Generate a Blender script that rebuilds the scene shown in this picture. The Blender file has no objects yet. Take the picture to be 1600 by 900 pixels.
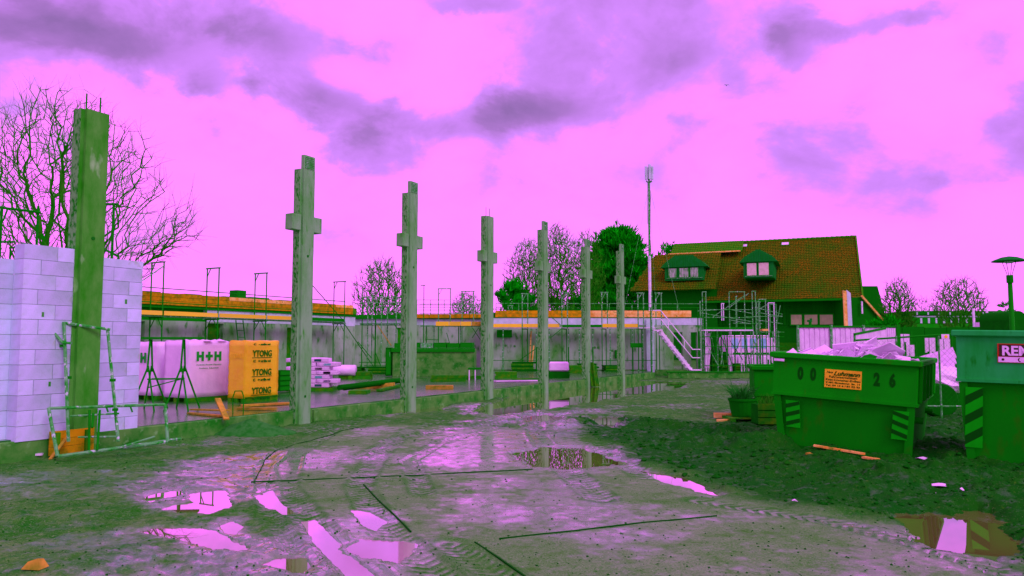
import bpy, math, random
import numpy as np
from mathutils import Vector, Matrix, Euler
R = math.radians
random.seed(7)
S = bpy.context.scene
COL = S.collection

# ------------------------------------------------------------------ camera
F = 1180.0                       # focal length in pixels of the 1600 px wide picture
PITCH = R(4.2)
EYE = 1.62
cam_d = bpy.data.cameras.new('camera')
cam = bpy.data.objects.new('camera', cam_d); COL.objects.link(cam)
cam_d.sensor_width = 36.0
cam_d.lens = F / 1600 * 36
cam_d.clip_start = 0.1; cam_d.clip_end = 5000
cam.location = (0, 0, EYE)
cam.rotation_euler = (R(90) + PITCH, 0, 0)
S.camera = cam
# ------------------------------------------------------------------ exposure
S.view_settings.view_transform = 'Standard'
S.view_settings.look = 'None'
S.view_settings.exposure = 0.0
S.view_settings.gamma = 1.0
S.render.resolution_x = 1600; S.render.resolution_y = 900
# ------------------------------------------------------------------ sky
def ray(px, py):
    u = (px - 800) / F; v = (450 - py) / F
    return Vector((u, math.cos(PITCH) - v * math.sin(PITCH), math.sin(PITCH) + v * math.cos(PITCH)))
W = bpy.data.worlds.new('World'); S.world = W; W.use_nodes = True
def build_sky():
    nt = W.node_tree; N = nt.nodes; L = nt.links
    N.clear()
    out = N.new('ShaderNodeOutputWorld'); bg = N.new('ShaderNodeBackground')
    L.new(bg.outputs[0], out.inputs[0])
    tc = N.new('ShaderNodeTexCoord'); sep = N.new('ShaderNodeSeparateXYZ')
    def m(op, a, b=None, c=None, clamp=False):
        n = N.new('ShaderNodeMath'); n.operation = op; n.use_clamp = clamp
        for i, v in enumerate((a, b, c)):
            if v is None: continue
            if isinstance(v, (int, float)): n.inputs[i].default_value = v
            else: L.new(v, n.inputs[i])
        return n.outputs[0]
    # cloud plane coordinates: direction / (height + k) so clouds flatten towards the horizon
    L.new(tc.outputs['Generated'], sep.inputs[0])
    zc = m('MAXIMUM', sep.outputs[2], 0.0)
    k = m('ADD', zc, 0.5)
    cx = m('DIVIDE', sep.outputs[0], k); cy = m('DIVIDE', sep.outputs[1], k)
    comb = N.new('ShaderNodeCombineXYZ'); L.new(cx, comb.inputs[0]); L.new(cy, comb.inputs[1])
    def noise(scale, detail, rough, dist=0.0, off=(0, 0, 0)):
        mp = N.new('ShaderNodeMapping'); mp.inputs['Location'].default_value = off
        L.new(comb.outputs[0], mp.inputs[0])
        n = N.new('ShaderNodeTexNoise'); n.inputs['Scale'].default_value = scale
        n.inputs['Detail'].default_value = detail; n.inputs['Roughness'].default_value = rough
        n.inputs['Distortion'].default_value = dist
        L.new(mp.outputs[0], n.inputs['Vector']); return n
    n1 = noise(2.6, 8, 0.56, 0.25, (3.1, 0.2, 0)); n2 = noise(7.0, 7, 0.58, 0.2, (7.3, 2.2, 0)); n3 = noise(0.9, 4, .5, 0, (1, 9, 0))
    # warped direction for the named cloud banks
    sb = N.new('ShaderNodeSeparateXYZ'); L.new(n2.outputs['Color'], sb.inputs[0])
    sc_ = N.new('ShaderNodeSeparateXYZ'); L.new(n1.outputs['Color'], sc_.inputs[0])
    az = m('ARCTAN2', sep.outputs[0], sep.outputs[1])
    el = m('ARCSINE', sep.outputs[2])
    az = m('ADD', az, m('MULTIPLY', m('SUBTRACT', sb.outputs[0], 0.5), 0.15))
    el = m('ADD', el, m('MULTIPLY', m('SUBTRACT', sb.outputs[1], 0.5), 0.10))
    az = m('ADD', az, m('MULTIPLY', m('SUBTRACT', sc_.outputs[0], 0.5), 0.05))
    el = m('ADD', el, m('MULTIPLY', m('SUBTRACT', sc_.outputs[1], 0.5), 0.03))
    tot = None
    # centre px, py, half width px, half height px, weight : where the darker cloud banks hang
    banks = [(90, 45, 115, 36, .8), (385, 45, 95, 44, .9), (220, 78, 100, 26, .42), (298, 130, 40, 20, .8), (465, 140, 56, 28, .85), (590, 172, 90, 26, .6),
             (815, 172, 90, 32, .95), (600, 235, 130, 26, .34), (1040, 92, 75, 42, .38), (1252, 72, 30, 30, .38), (700, 4, 90, 16, .7),
             (1400, 12, 120, 20, .55), (1370, 222, 70, 14, .05), (1545, 278, 60, 13, .14), (1240, 268, 50, 10, .06), (600, 60, 50, 26, .42), (700, 200, 90, 22, .28), (800, -260, 900, 90, .5), (-700, 60, 300, 60, .6), (2500, 60, 400, 60, .5)]
    for (px, py, sx, sy, w) in banks:
        d = ray(px, py).normalized()
        a0 = math.atan2(d.x, d.y); e0 = math.asin(d.z)
        da = m('DIVIDE', m('SUBTRACT', az, a0), sx / F); de = m('DIVIDE', m('SUBTRACT', el, e0), sy / F)
        q = m('ADD', m('MULTIPLY', da, da), m('MULTIPLY', de, de))
        g = m('MULTIPLY', m('EXPONENT', m('MULTIPLY', q, -0.8)), w)
        tot = g if tot is None else m('ADD', tot, g)
    # texture the banks and add a faint general mottling everywhere
    body = m('MULTIPLY', tot, m('ADD', m('MULTIPLY', n1.outputs['Fac'], 0.9), m('MULTIPLY', n2.outputs['Fac'], 0.75)))
    body = m('SUBTRACT', body, 0.10, clamp=True)
    mott = m('MULTIPLY', m('SUBTRACT', n1.outputs['Fac'], 0.44, clamp=True), 1.35)
    mott = m('MULTIPLY', mott, m('MULTIPLY', zc, 4.6, clamp=True))
    mott = m('ADD', mott, m('MULTIPLY', m('SUBTRACT', n2.outputs['Fac'], 0.47, clamp=True), m('MULTIPLY', zc, 3.6, clamp=True)))
    f = m('ADD', m('MULTIPLY', body, .88), mott, clamp=True)
    ramp = N.new('ShaderNodeValToRGB'); L.new(f, ramp.inputs[0])
    e = ramp.color_ramp.elements
    e[0].position = 0.0; e[0].color = (1.80, 0.300, 1.90, 1)
    e[1].position = 1.0; e[1].color = (0.30, 0.155, 0.46, 1)
    x = e.new(0.10); x.color = (1.30, 0.29, 1.45, 1)
    x = e.new(0.30); x.color = (0.68, 0.26, 1.02, 1)
    x = e.new(0.62); x.color = (0.42, 0.19, 0.62, 1)
    # broad brightness drift of the overcast, a little lighter close to the horizon
    L.new(ramp.outputs[0], bg.inputs[0])
    bg.inputs[1].default_value = 1.0
build_sky()
# ------------------------------------------------------------------ sun (veiled by cloud, behind the camera to the right)
sl = bpy.data.lights.new('sun', 'SUN'); sun = bpy.data.objects.new('sun', sl); COL.objects.link(sun)
sl.energy = 1.05; sl.angle = R(24); sl.color = (1.0, 0.70, 0.98)
sun.rotation_euler = (R(52), 0, R(38))

# ------------------------------------------------------------------ helpers
def g(px, py, z=0.0):            # point of the level z seen at a pixel of the photograph
    d = ray(px, py); t = (z - EYE) / d.z
    return Vector((d.x * t, d.y * t, z))
def at(px, py, Y):               # point at depth Y
    d = ray(px, py); t = Y / d.y
    return Vector((d.x * t, Y, EYE + d.z * t))
def zat(py, Y, px=800): return at(px, py, Y).z
def xat(px, Y, py=500): return at(px, py, Y).x
RA = R(28.2)
DV = Vector((math.sin(RA), math.cos(RA), 0)); NV = Vector((math.cos(RA), -math.sin(RA), 0))

def tag(o, label=None, cat=None, group=None, kind=None):
    if label: o['label'] = label
    if cat: o['category'] = cat
    if group: o['group'] = group
    if kind: o['kind'] = kind
    return o
def thing(name, label, cat, loc=(0, 0, 0), rz=0.0, group=None):
    o = bpy.data.objects.new(name, None); COL.objects.link(o)
    o.empty_display_size = 0.2
    o.location = loc; o.rotation_euler = (0, 0, rz)
    return tag(o, label, cat, group)
class MB:
    def __init__(s): s.v = []; s.f = []; s.m = []
    def add(s, vs, fs, mi=0):
        b = len(s.v); s.v.extend([tuple(v) for v in vs]); s.f.extend([tuple(b + i for i in f) for f in fs]); s.m.extend([mi] * len(fs)); return s
    def box(s, x0, x1, y0, y1, z0, z1, mi=0):
        if x0 > x1: x0, x1 = x1, x0
        if y0 > y1: y0, y1 = y1, y0
        if z0 > z1: z0, z1 = z1, z0
        return s.add([(x0, y0, z0), (x1, y0, z0), (x1, y1, z0), (x0, y1, z0), (x0, y0, z1), (x1, y0, z1), (x1, y1, z1), (x0, y1, z1)],
                     [(0, 3, 2, 1), (4, 5, 6, 7), (0, 1, 5, 4), (1, 2, 6, 5), (2, 3, 7, 6), (3, 0, 4, 7)], mi)
    def tube(s, p, q, r, n=6, r2=None, mi=0, cap=True):
        p = Vector(p); q = Vector(q); r2 = r if r2 is None else r2
        d = (q - p)
        if d.length < 1e-6: return s
        d.normalize(); a = d.cross(Vector((0, 0, 1)))
        if a.length < 1e-3: a = Vector((1, 0, 0))
        a.normalize(); b = d.cross(a)
        vs = []
        for k in range(n):
            t = 2 * math.pi * k / n; o = a * math.cos(t) + b * math.sin(t)
            vs.append(p + o * r)
        for k in range(n):
            t = 2 * math.pi * k / n; o = a * math.cos(t) + b * math.sin(t)
            vs.append(q + o * r2)
        fs = [(k, (k + 1) % n, n + (k + 1) % n, n + k) for k in range(n)]
        if cap: fs += [tuple(range(n - 1, -1, -1)), tuple(range(n, 2 * n))]
        return s.add(vs, fs, mi)
    def bar(s, p, q, w, h, up=(0, 0, 1), mi=0):       # rectangular bar, w sideways, h along up
        p = Vector(p); q = Vector(q); d = (q - p).normalized(); up = Vector(up)
        a = d.cross(up)
        if a.length < 1e-3: a = d.cross(Vector((1, 0, 0)))
        a.normalize(); b = a.cross(d).normalized()
        vs = []
        for c in (p, q):
            for (i, j) in ((-1, -1), (1, -1), (1, 1), (-1, 1)): vs.append(c + a * (i * w / 2) + b * (j * h / 2))
        return s.add(vs, [(0, 3, 2, 1), (4, 5, 6, 7), (0, 1, 5, 4), (1, 2, 6, 5), (2, 3, 7, 6), (3, 0, 4, 7)], mi)
    def path(s, pts, r, n=6, mi=0):
        for i in range(len(pts) - 1): s.tube(pts[i], pts[i + 1], r, n, mi=mi)
        return s
    def prism(s, poly, axis, a0, a1, mi=0):            # poly of 2-D points extruded along axis
        n = len(poly)
        def P(u, v, w):
            return (w, u, v) if axis == 'x' else ((u, w, v) if axis == 'y' else (u, v, w))
        vs = [P(u, v, a0) for u, v in poly] + [P(u, v, a1) for u, v in poly]
        fs = [(k, (k + 1) % n, n + (k + 1) % n, n + k) for k in range(n)] + [tuple(range(n - 1, -1, -1)), tuple(range(n, 2 * n))]
        return s.add(vs, fs, mi)
    def lathe(s, prof, c=(0, 0, 0), n=16, mi=0):
        vs = []
        for (r, z) in prof:
            for k in range(n):
                t = 2 * math.pi * k / n; vs.append((c[0] + r * math.cos(t), c[1] + r * math.sin(t), c[2] + z))
        fs = []
        for i in range(len(prof) - 1):
            for k in range(n): fs.append((i * n + k, i * n + (k + 1) % n, (i + 1) * n + (k + 1) % n, (i + 1) * n + k))
        fs.append(tuple(range(n - 1, -1, -1))); fs.append(tuple(range((len(prof) - 1) * n, len(prof) * n)))
        return s.add(vs, fs, mi)
    def mesh(s, name, mats, smooth=False, fix=True):
        me = bpy.data.meshes.new(name); me.from_pydata(s.v, [], s.f)
        for mt in (mats if isinstance(mats, (list, tuple)) else [mats]): me.materials.append(mt)
        if any(s.m): me.polygons.foreach_set('material_index', s.m)
        if fix and len(s.f) < 60000:
            import bmesh
            bm = bmesh.new(); bm.from_mesh(me); bmesh.ops.recalc_face_normals(bm, faces=bm.faces); bm.to_mesh(me); bm.free()
        if smooth: me.polygons.foreach_set('use_smooth', [True] * len(me.polygons))
        me.update(); return me
    def build(s, name, mats, parent=None, loc=(0, 0, 0), smooth=False, fix=True, bevel=0):
        o = bpy.data.objects.new(name, s.mesh(name, mats, smooth, fix)); COL.objects.link(o)
        o.location = loc
        if parent: o.parent = parent
        if bevel: bev(o, bevel)
        return o
def bev(o, w, seg=1):
    b = o.modifiers.new('bevel', 'BEVEL'); b.width = w; b.segments = seg; b.limit_method = 'ANGLE'
def place(name, me, parent, loc, rot=(0, 0, 0), sc=None):
    o = bpy.data.objects.new(name, me); COL.objects.link(o); o.location = loc; o.rotation_euler = rot
    if sc: o.scale = sc
    if parent: o.parent = parent
    return o
def copy_tree(o, parent=None):
    c = o.copy(); COL.objects.link(c); c.parent = parent
    for ch in list(o.children): copy_tree(ch, c)
    return c
def box_part(name, mat, parent, dims, bevel=0):
    return MB().box(*dims).build(name, mat, parent, bevel=bevel)
def text_mesh(body, size, ext=0.002, bold=0.0, font_sx=1.0, shear=0.0):
    c = bpy.data.curves.new('lettering', 'FONT'); c.body = body; c.size = size; c.extrude = ext; c.offset = bold
    c.align_x = 'LEFT'; c.align_y = 'BOTTOM_BASELINE'; c.shear = shear; c.resolution_u = 3
    o = bpy.data.objects.new('tmp', c); COL.objects.link(o)
    dg = bpy.context.evaluated_depsgraph_get()
    me = bpy.data.meshes.new_from_object(o.evaluated_get(dg))
    bpy.data.objects.remove(o); bpy.data.curves.remove(c)
    return me
def lettering(body, size, mat, parent, loc, rot=(R(90), 0, 0), bold=0.0, width=None, shear=0.0, name='lettering', ext=.002):
    me = text_mesh(body, size, bold=bold, shear=shear, ext=ext); me.materials.clear(); me.materials.append(mat)
    o = bpy.data.objects.new(name, me); COL.objects.link(o); o.parent = parent; o.location = loc; o.rotation_euler = rot
    if width:
        n = len(me.vertices); a = np.empty(n * 3, 'f'); me.vertices.foreach_get('co', a); a = a.reshape(-1, 3)
        w = a[:, 0].max() - a[:, 0].min(); o.scale = (width / w, 1, 1)
    return o

# ------------------------------------------------------------------ materials
def lin(c):
    c = c / 255.0
    return c / 12.92 if c <= 0.04045 else ((c + 0.055) / 1.055) ** 2.4
E_SIDE = (0.92, 0.325, 0.86)
E_UP = (1.75, 0.47, 1.75)
def D(r, gg, b, E=E_SIDE):       # base colour of a thing that shows (r, g, b) in daylight like the photograph's
    return tuple(min(0.9, max(0.003, lin(v) / e)) for v, e in zip((r, gg, b), E))
def DK(r, gg, b, k=1.7, E=E_SIDE):      # dark things: base green scaled by k, shadow green put into the colour
    c = D(r, gg, b, E); return (c[0], min(.8, c[1] * k), c[2])
def MAT(name, c1, c2=None, rough=0.8, spec=0.25, scale=4.0, lo=0.4, hi=0.65, detail=6, bump=0.0, bscale=30, rnd=0.0, metal=0.0, c3=None, s3=18, t3=(0.55, 0.62), stretch=(1, 1, 1)):
    m = bpy.data.materials.new(name); m.use_nodes = True
    nt = m.node_tree; N = nt.nodes; L = nt.links
    b = N['Principled BSDF']
    b.inputs['Roughness'].default_value = rough
    b.inputs['Specular IOR Level'].default_value = spec
    b.inputs['Metallic'].default_value = metal
    tc = N.new('ShaderNodeTexCoord')
    mp = N.new('ShaderNodeMapping'); mp.inputs['Scale'].default_value = stretch
    L.new(tc.outputs['Object'], mp.inputs[0])
    col = None
    def mix(fac, a, bb, mode='MIX'):
        x = N.new('ShaderNodeMix'); x.data_type = 'RGBA'; x.blend_type = mode
        if isinstance(fac, float): x.inputs[0].default_value = fac
        else: L.new(fac, x.inputs[0])
        for i, v in ((6, a), (7, bb)):
            if isinstance(v, tuple): x.inputs[i].default_value = (*v[:3], 1)
            else: L.new(v, x.inputs[i])
        return x.outputs[2]
    def ramp(src, a, bb):
        r = N.new('ShaderNodeMapRange'); r.inputs[1].default_value = a; r.inputs[2].default_value = bb; L.new(src, r.inputs[0]); return r.outputs[0]
    if c2 is not None:
        n = N.new('ShaderNodeTexNoise'); n.inputs['Scale'].default_value = scale; n.inputs['Detail'].default_value = detail
        n.inputs['Roughness'].default_value = 0.62
        L.new(mp.outputs[0], n.inputs['Vector'])
        col = mix(ramp(n.outputs['Fac'], lo, hi), c1, c2)
    else: col = c1
    if c3 is not None:
        n = N.new('ShaderNodeTexNoise'); n.inputs['Scale'].default_value = s3; n.inputs['Detail'].default_value = 4
        L.new(mp.outputs[0], n.inputs['Vector'])
        col = mix(ramp(n.outputs['Fac'], *t3), col, c3)
    if rnd:
        oi = N.new('ShaderNodeObjectInfo'); v = N.new('ShaderNodeMapRange'); L.new(oi.outputs['Random'], v.inputs[0])
        v.inputs[3].default_value = 1 - rnd; v.inputs[4].default_value = 1 + rnd
        h = N.new('ShaderNodeVectorMath'); h.operation = 'SCALE'
        if isinstance(col, tuple): h.inputs[0].default_value = col[:3]
        else: L.new(col, h.inputs[0])
        L.new(v.outputs[0], h.inputs['Scale']); col = h.outputs[0]
    if isinstance(col, tuple): b.inputs['Base Color'].default_value = (*col[:3], 1)
    else: L.new(col, b.inputs['Base Color'])
    if bump:
        n = N.new('ShaderNodeTexNoise'); n.inputs['Scale'].default_value = bscale; n.inputs['Detail'].default_value = 5
        L.new(mp.outputs[0], n.inputs['Vector'])
        bp = N.new('ShaderNodeBump'); bp.inputs['Strength'].default_value = bump; bp.inputs['Distance'].default_value = 0.01
        L.new(n.outputs['Fac'], bp.inputs['Height']); L.new(bp.outputs[0], b.inputs['Normal'])
    return m
M = {}
M['block'] = MAT('aerated_block', D(192, 143, 224), D(158, 134, 184), .85, .12, 2.2, .4, .7, bump=.4, bscale=60, rnd=.13, c3=D(150, 130, 142), s3=5, t3=(.58, .70))
M['mortar'] = MAT('mortar', D(70, 110, 60), D(40, 104, 30), .9, .1)
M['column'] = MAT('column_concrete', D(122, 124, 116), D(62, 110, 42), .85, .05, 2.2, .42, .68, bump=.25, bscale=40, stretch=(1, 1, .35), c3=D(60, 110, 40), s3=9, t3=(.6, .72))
M['column_greener'] = MAT('column_green', D(88, 118, 62), D(40, 104, 18), .9, .02, 3.0, .35, .62, bump=.25, bscale=40, stretch=(1, 1, .4), c3=D(140, 140, 120), s3=5, t3=(.62, .75))  # darker, greener concrete for the plain first column
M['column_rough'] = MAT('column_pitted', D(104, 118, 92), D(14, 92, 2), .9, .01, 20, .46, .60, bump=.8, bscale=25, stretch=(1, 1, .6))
M['footing'] = MAT('footing_concrete', D(84, 108, 56), D(18, 92, 4), .85, .2, 2.5, .4, .62, bump=.3, c3=D(110, 125, 90), s3=8, t3=(.6, .75))
M['slab'] = MAT('slab_concrete', D(104, 112, 90, E_UP), D(16, 90, 4, E_UP), .2, .5, 1.6, .38, .56, bump=.12, bscale=14)
M['render'] = MAT('render_grey', D(156, 131, 152), D(84, 116, 66), .85, .15, .9, .38, .66, bump=.15, c3=D(40, 102, 22), s3=3.6, t3=(.56, .72), stretch=(1, 1, .5))
M['band'] = MAT('beam_lilac', D(196, 146, 214), D(160, 138, 176), .85, .15, 2.0, bump=.1)
M['white'] = MAT('white_wrap', (.86, .80, .90), (.70, .66, .76), .35, .5, 2.0, .4, .7, bump=1.0, bscale=7)
M['white_flat'] = MAT('white_board', (.84, .78, .88), (.66, .62, .70), .7, .3, 3.0, rnd=.05)
M['yellow'] = MAT('yellow_wrap', D(255, 158, 0), D(230, 134, 0), .4, .35, 3.0, bump=.9, bscale=7)
M['yellow_board'] = MAT('yellow_board', D(255, 156, 30), D(222, 140, 60), .7, .25, 3.0, .42, .66, rnd=.12, stretch=(1, .2, 1))
M['black'] = MAT('black_print', DK(0, 66, 0), None, .7, .1)
M['green_print'] = MAT('green_print', D(0, 112, 34), None, .6, .2)
M['blue_print'] = MAT('blue_print', D(70, 120, 150), None, .6, .2)
M['steel'] = MAT('galvanised_steel', D(96, 122, 100), DK(14, 98, 16, 1.3), .55, .15, 7.0, .42, .6, c3=D(180, 140, 190), s3=13, t3=(.58, .68))  # pale pink patches are highlights painted into the tube colour
M['steel_dark'] = MAT('dark_steel', DK(0, 90, 2, 1.15), DK(14, 94, 8, 1.1), .7, .03, 6.0, .45, .7)
M['alu'] = MAT('aluminium', D(236, 156, 246), D(190, 144, 204), .45, .4, 6.0, metal=0.0)
M['wood'] = MAT('sawn_timber', D(190, 108, 44), D(120, 94, 10), .8, .2, 6, .4, .66, rnd=.18, stretch=(1, 1, 1), bump=.2)
M['wood_pink'] = MAT('pale_timber', D(255, 138, 104), D(214, 112, 40), .8, .2, 5, .42, .64, rnd=.12, c3=D(120, 100, 10), s3=7, t3=(.6, .68))
M['wood_dark'] = MAT('wet_timber', DK(26, 88, 0, 1.3), DK(80, 92, 8, 1.2), .8, .06, 6, .45, .7, rnd=.2, bump=.2)
M['wood_orange'] = MAT('formwork_board', D(196, 104, 0), D(118, 90, 0), .8, .06, 5, .42, .66, rnd=.12)
M['skip_green'] = MAT('skip_green_paint', DK(0, 124, 0, .88), DK(0, 114, 0, .88), .6, .02, 1.6, .4, .65, bump=.5, bscale=3, c3=D(40, 96, 8), s3=7, t3=(.62, .76), stretch=(1, 1, .3))
M['skip_dark'] = MAT('skip_dark_and_shaded', DK(0, 102, 0, 1.05), DK(0, 96, 0, 1.05), .7, .01, 2, bump=.1, bscale=9, c3=D(36, 86, 6), s3=7, t3=(.60, .78), stretch=(1, 1, .45))  # dark skip's paint; on lower bodies the slope's shade put into the colour
M['skip_grey'] = MAT('skip_faded_paint', D(36, 128, 72), D(16, 118, 40), .7, .03, 2.6, .42, .66, c3=D(8, 100, 14), s3=6, t3=(.62, .7), stretch=(1, 1, .3))
M['stripe'] = MAT('stripe_dark', D(0, 62, 0), None, .7, .01)
M['stripe_l'] = MAT('stripe_light', DK(10, 124, 10, 1.2), DK(4, 116, 6, 1.2), .6, .02)
M['sign_red'] = MAT('sign_red', D(170, 30, 0), None, .5, .2)
M['sign_black'] = MAT('sign_dark', D(52, 34, 10), None, .5, .2)
M['orange_plate'] = MAT('orange_plate', D(240, 142, 0), D(214, 122, 0), .5, .3, 8)
M['tile'] = MAT('clay_tile', D(152, 74, 0), D(16, 62, 0), .9, .01, 12, .36, .54, c3=D(40, 76, 0), s3=.5, t3=(.40, .75))
M['tile_dark'] = MAT('mossy_tile', DK(84, 88, 0, 1.2), DK(4, 84, 0, 1.4), .85, .03, 7, .42, .56)
M['dark_wall'] = MAT('dark_boarding', DK(0, 84, 0, .95), DK(6, 86, 0, .95), .9, .01, 3, rnd=.12)
M['brick_dark'] = MAT('dark_brick', DK(40, 84, 0, 1.2), DK(8, 84, 0, 1.2), .9, .02, 6)
M['fascia_green'] = MAT('green_cladding', DK(2, 98, 22, .8), DK(18, 102, 44, .8), .8, .03, 3, stretch=(6, 6, .6))
M['frame_dark'] = MAT('window_frame', DK(0, 80, 0), None, .7, .02)
M['pane'] = MAT('window_pane', D(160, 128, 150), D(40, 100, 30), .12, .5, 2.2, .42, .6, stretch=(4, 4, .7))
M['pane_pink'] = MAT('pink_pane', D(214, 138, 176), D(190, 132, 150), .2, .5, 3)  # pink panes of the right dormer
M['pane_beige'] = MAT('beige_pane', D(172, 132, 112), D(150, 126, 96), .3, .4, 2)  # beige panes of the front window row
M['bark'] = MAT('bark', DK(8, 88, 0, 1.4), DK(36, 94, 10, 1.2), .9, .0, 4)
M['twig'] = MAT('twigs', DK(24, 92, 8, 1.2), DK(64, 96, 30, 1.1), .9, .0, 1.5)
M['needle'] = MAT('needles', DK(0, 96, 0, 1.9), DK(0, 84, 0, 1.6), .9, .0, .8, .4, .6)
M['leaf'] = MAT('evergreen_leaves', DK(0, 96, 0, 1.9), DK(0, 84, 0, 1.6), .9, .0, 1.2, .4, .6)
M['grass'] = MAT('dry_stems', D(4, 90, 8), D(44, 104, 44), .8, .1, 5)
M['pot'] = MAT('dark_pot', D(0, 84, 0), None, .8, .01)
M['clod'] = MAT('mud_clod', D(2, 80, 0, E_UP), D(30, 86, 8, E_UP), .9, .02, 8, .45, .65)
M['sand'] = MAT('grey_sand', D(66, 110, 62, E_UP), D(24, 98, 24, E_UP), .95, .1, 9, bump=.6, bscale=50)
M['rubber'] = MAT('rubber', D(0, 74, 0), D(0, 84, 0), .85, .01, 3)
M['glass_blue'] = MAT('van_glass', D(150, 140, 226), D(110, 120, 170), .1, .6, 2)
M['far_wall'] = MAT('far_wall', DK(10, 92, 4, 1.6), DK(40, 98, 24, 1.3), .85, .03, 1)
M['umbrella'] = MAT('parasol_cloth', D(40, 124, 110), D(10, 108, 70), .8, .1, 3)
M['bird'] = MAT('feathers', D(70, 90, 90), None, .8, .1)

# ------------------------------------------------------------------ ground
def _hash(ix, iy, seed):
    h = (ix.astype(np.int64) * 374761393 + iy.astype(np.int64) * 668265263 + seed * 1442695041) & 0x7fffffff
    h = ((h ^ (h >> 13)) * 1274126177) & 0x7fffffff
    h = h ^ (h >> 16)
    return (h & 0xffff) / 65535.0
def vnoise(x, y, seed=0):
    ix = np.floor(x); iy = np.floor(y); fx = x - ix; fy = y - iy
    fx = fx * fx * (3 - 2 * fx); fy = fy * fy * (3 - 2 * fy)
    a = _hash(ix, iy, seed); b = _hash(ix + 1, iy, seed); c = _hash(ix, iy + 1, seed); d = _hash(ix + 1, iy + 1, seed)
    return (a * (1 - fx) + b * fx) * (1 - fy) + (c * (1 - fx) + d * fx) * fy - 0.5
def fbm(x, y, sc, octv=4, seed=0, gain=.5):
    t = 0; a = 1.0
    for i in range(octv):
        t = t + a * vnoise(x * sc, y * sc, seed + i * 17); sc *= 2.03; a *= gain
    return t
def poly_world(px, z=0.0):
    return np.array([tuple(g(a, b, z))[:2] for a, b in px])
def sdist(P, poly):              # signed distance, positive inside
    x = P[:, 0]; y = P[:, 1]; n = len(poly); dmin = np.full(len(x), 1e9); ins = np.zeros(len(x), bool)
    for i in range(n):
        a = poly[i]; b = poly[(i + 1) % n]; e = b - a
        t = np.clip(((x - a[0]) * e[0] + (y - a[1]) * e[1]) / max(1e-12, e @ e), 0, 1)
        dmin = np.minimum(dmin, np.hypot(x - a[0] - t * e[0], y - a[1] - t * e[1]))
        c = (a[1] > y) != (b[1] > y)
        with np.errstate(divide='ignore', invalid='ignore'):
            xi = a[0] + (y - a[1]) / (b[1] - a[1] if b[1] != a[1] else 1e-12) * e[0]
        ins ^= c & (x < xi)
    return np.where(ins, dmin, -dmin)
def ldist(P, pl):                # distance to a polyline and arc length along it
    x = P[:, 0]; y = P[:, 1]; dm = np.full(len(x), 1e9); s = np.zeros(len(x)); sd = np.zeros(len(x)); acc = 0
    for i in range(len(pl) - 1):
        a = pl[i]; e = pl[i + 1] - a; l = np.hypot(*e)
        t = np.clip(((x - a[0]) * e[0] + (y - a[1]) * e[1]) / (l * l), 0, 1)
        dx = x - a[0] - t * e[0]; dy = y - a[1] - t * e[1]; d = np.hypot(dx, dy)
        k = d < dm; dm = np.where(k, d, dm); s = np.where(k, acc + t * l, s); sd = np.where(k, np.sign(dx * e[1] - dy * e[0]) * d, sd)
        acc += l
    return dm, s, sd
PUDDLES = [  # outline in the photograph, milky?
    ([(212, 828), (245, 821), (300, 823), (340, 826), (384, 853), (370, 860), (335, 855), (300, 846), (262, 837)], 0, 'wide clear puddle mirroring the sky in the left foreground'),
    ([(345, 818), (362, 812), (378, 820), (368, 832), (352, 830)], 0, 'small round puddle touching the wide left foreground puddle'),
    ([(262, 792), (292, 782), (296, 770), (322, 763), (352, 762), (362, 774), (352, 792), (322, 802), (292, 800)], 0, 'winding shallow puddle behind the wide left foreground puddle'),
    ([(225, 775), (245, 768), (285, 763), (284, 770), (250, 776), (236, 783)], 0, 'narrow stub puddle left of the winding puddle'),
    ([(398, 772), (425, 764), (436, 782), (462, 800), (448, 803), (420, 790)], 0, 'small puddle at the corner where the slab strip ends'),
    ([(470, 812), (492, 808), (520, 838), (556, 872), (600, 912), (560, 916), (505, 856)], 1, 'long milky puddle filling the tyre rut in the foreground'),
    ([(548, 793), (578, 797), (606, 812), (588, 826), (566, 818)], 1, 'short milky puddle beside the diagonal slab joint'),
    ([(540, 852), (562, 838), (620, 840), (646, 847), (648, 862), (622, 876), (572, 868)], 1, 'broad milky puddle in the middle foreground'),
    ([(402, 878), (436, 868), (476, 868), (486, 882), (468, 894), (436, 886)], 0, 'small dark puddle at the bottom edge of the view'),
    ([(806, 704), (850, 696), (905, 698), (950, 712), (990, 722), (945, 728), (880, 731), (835, 727), (815, 718)], 0, 'puddle with tyre prints behind the long slab strip'),
    ([(1000, 733), (1030, 736), (1060, 742), (1096, 757), (1124, 772), (1085, 765), (1045, 752)], 0, 'long narrow puddle at the foot of the dark mud bank'),
    ([(735, 640), (790, 621), (880, 605), (975, 593), (1080, 596), (1060, 606), (985, 617), (915, 629), (850, 639), (770, 648)], 0, 'long puddle along the row of concrete columns'),
    ([(1402, 800), (1440, 796), (1482, 800), (1530, 794), (1575, 812), (1590, 850), (1560, 872), (1500, 862), (1452, 853), (1420, 830)], 0, 'deep puddle in the mud in front of the faded skip'),
    ([(918, 650), (968, 649), (980, 660), (960, 670), (934, 666)], 0, 'small puddle behind the little mud heap'),
    ([(560, 640), (620, 636), (700, 632), (690, 641), (600, 648)], 0, 'thin puddle between the second and third columns'),
    ([(810, 648), (850, 645), (880, 650), (868, 658), (830, 656)], 1, 'small muddy puddle in the middle of the track'),
]
MUD = poly_world([(885, 652), (960, 648), (1110, 660), (1230, 640), (1700, 640), (2300, 700), (2300, 1300), (1750, 960), (1560, 868), (1400, 812), (1200, 786), (1125, 768), (1062, 742), (990, 722), (955, 700), (900, 672)])
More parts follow.
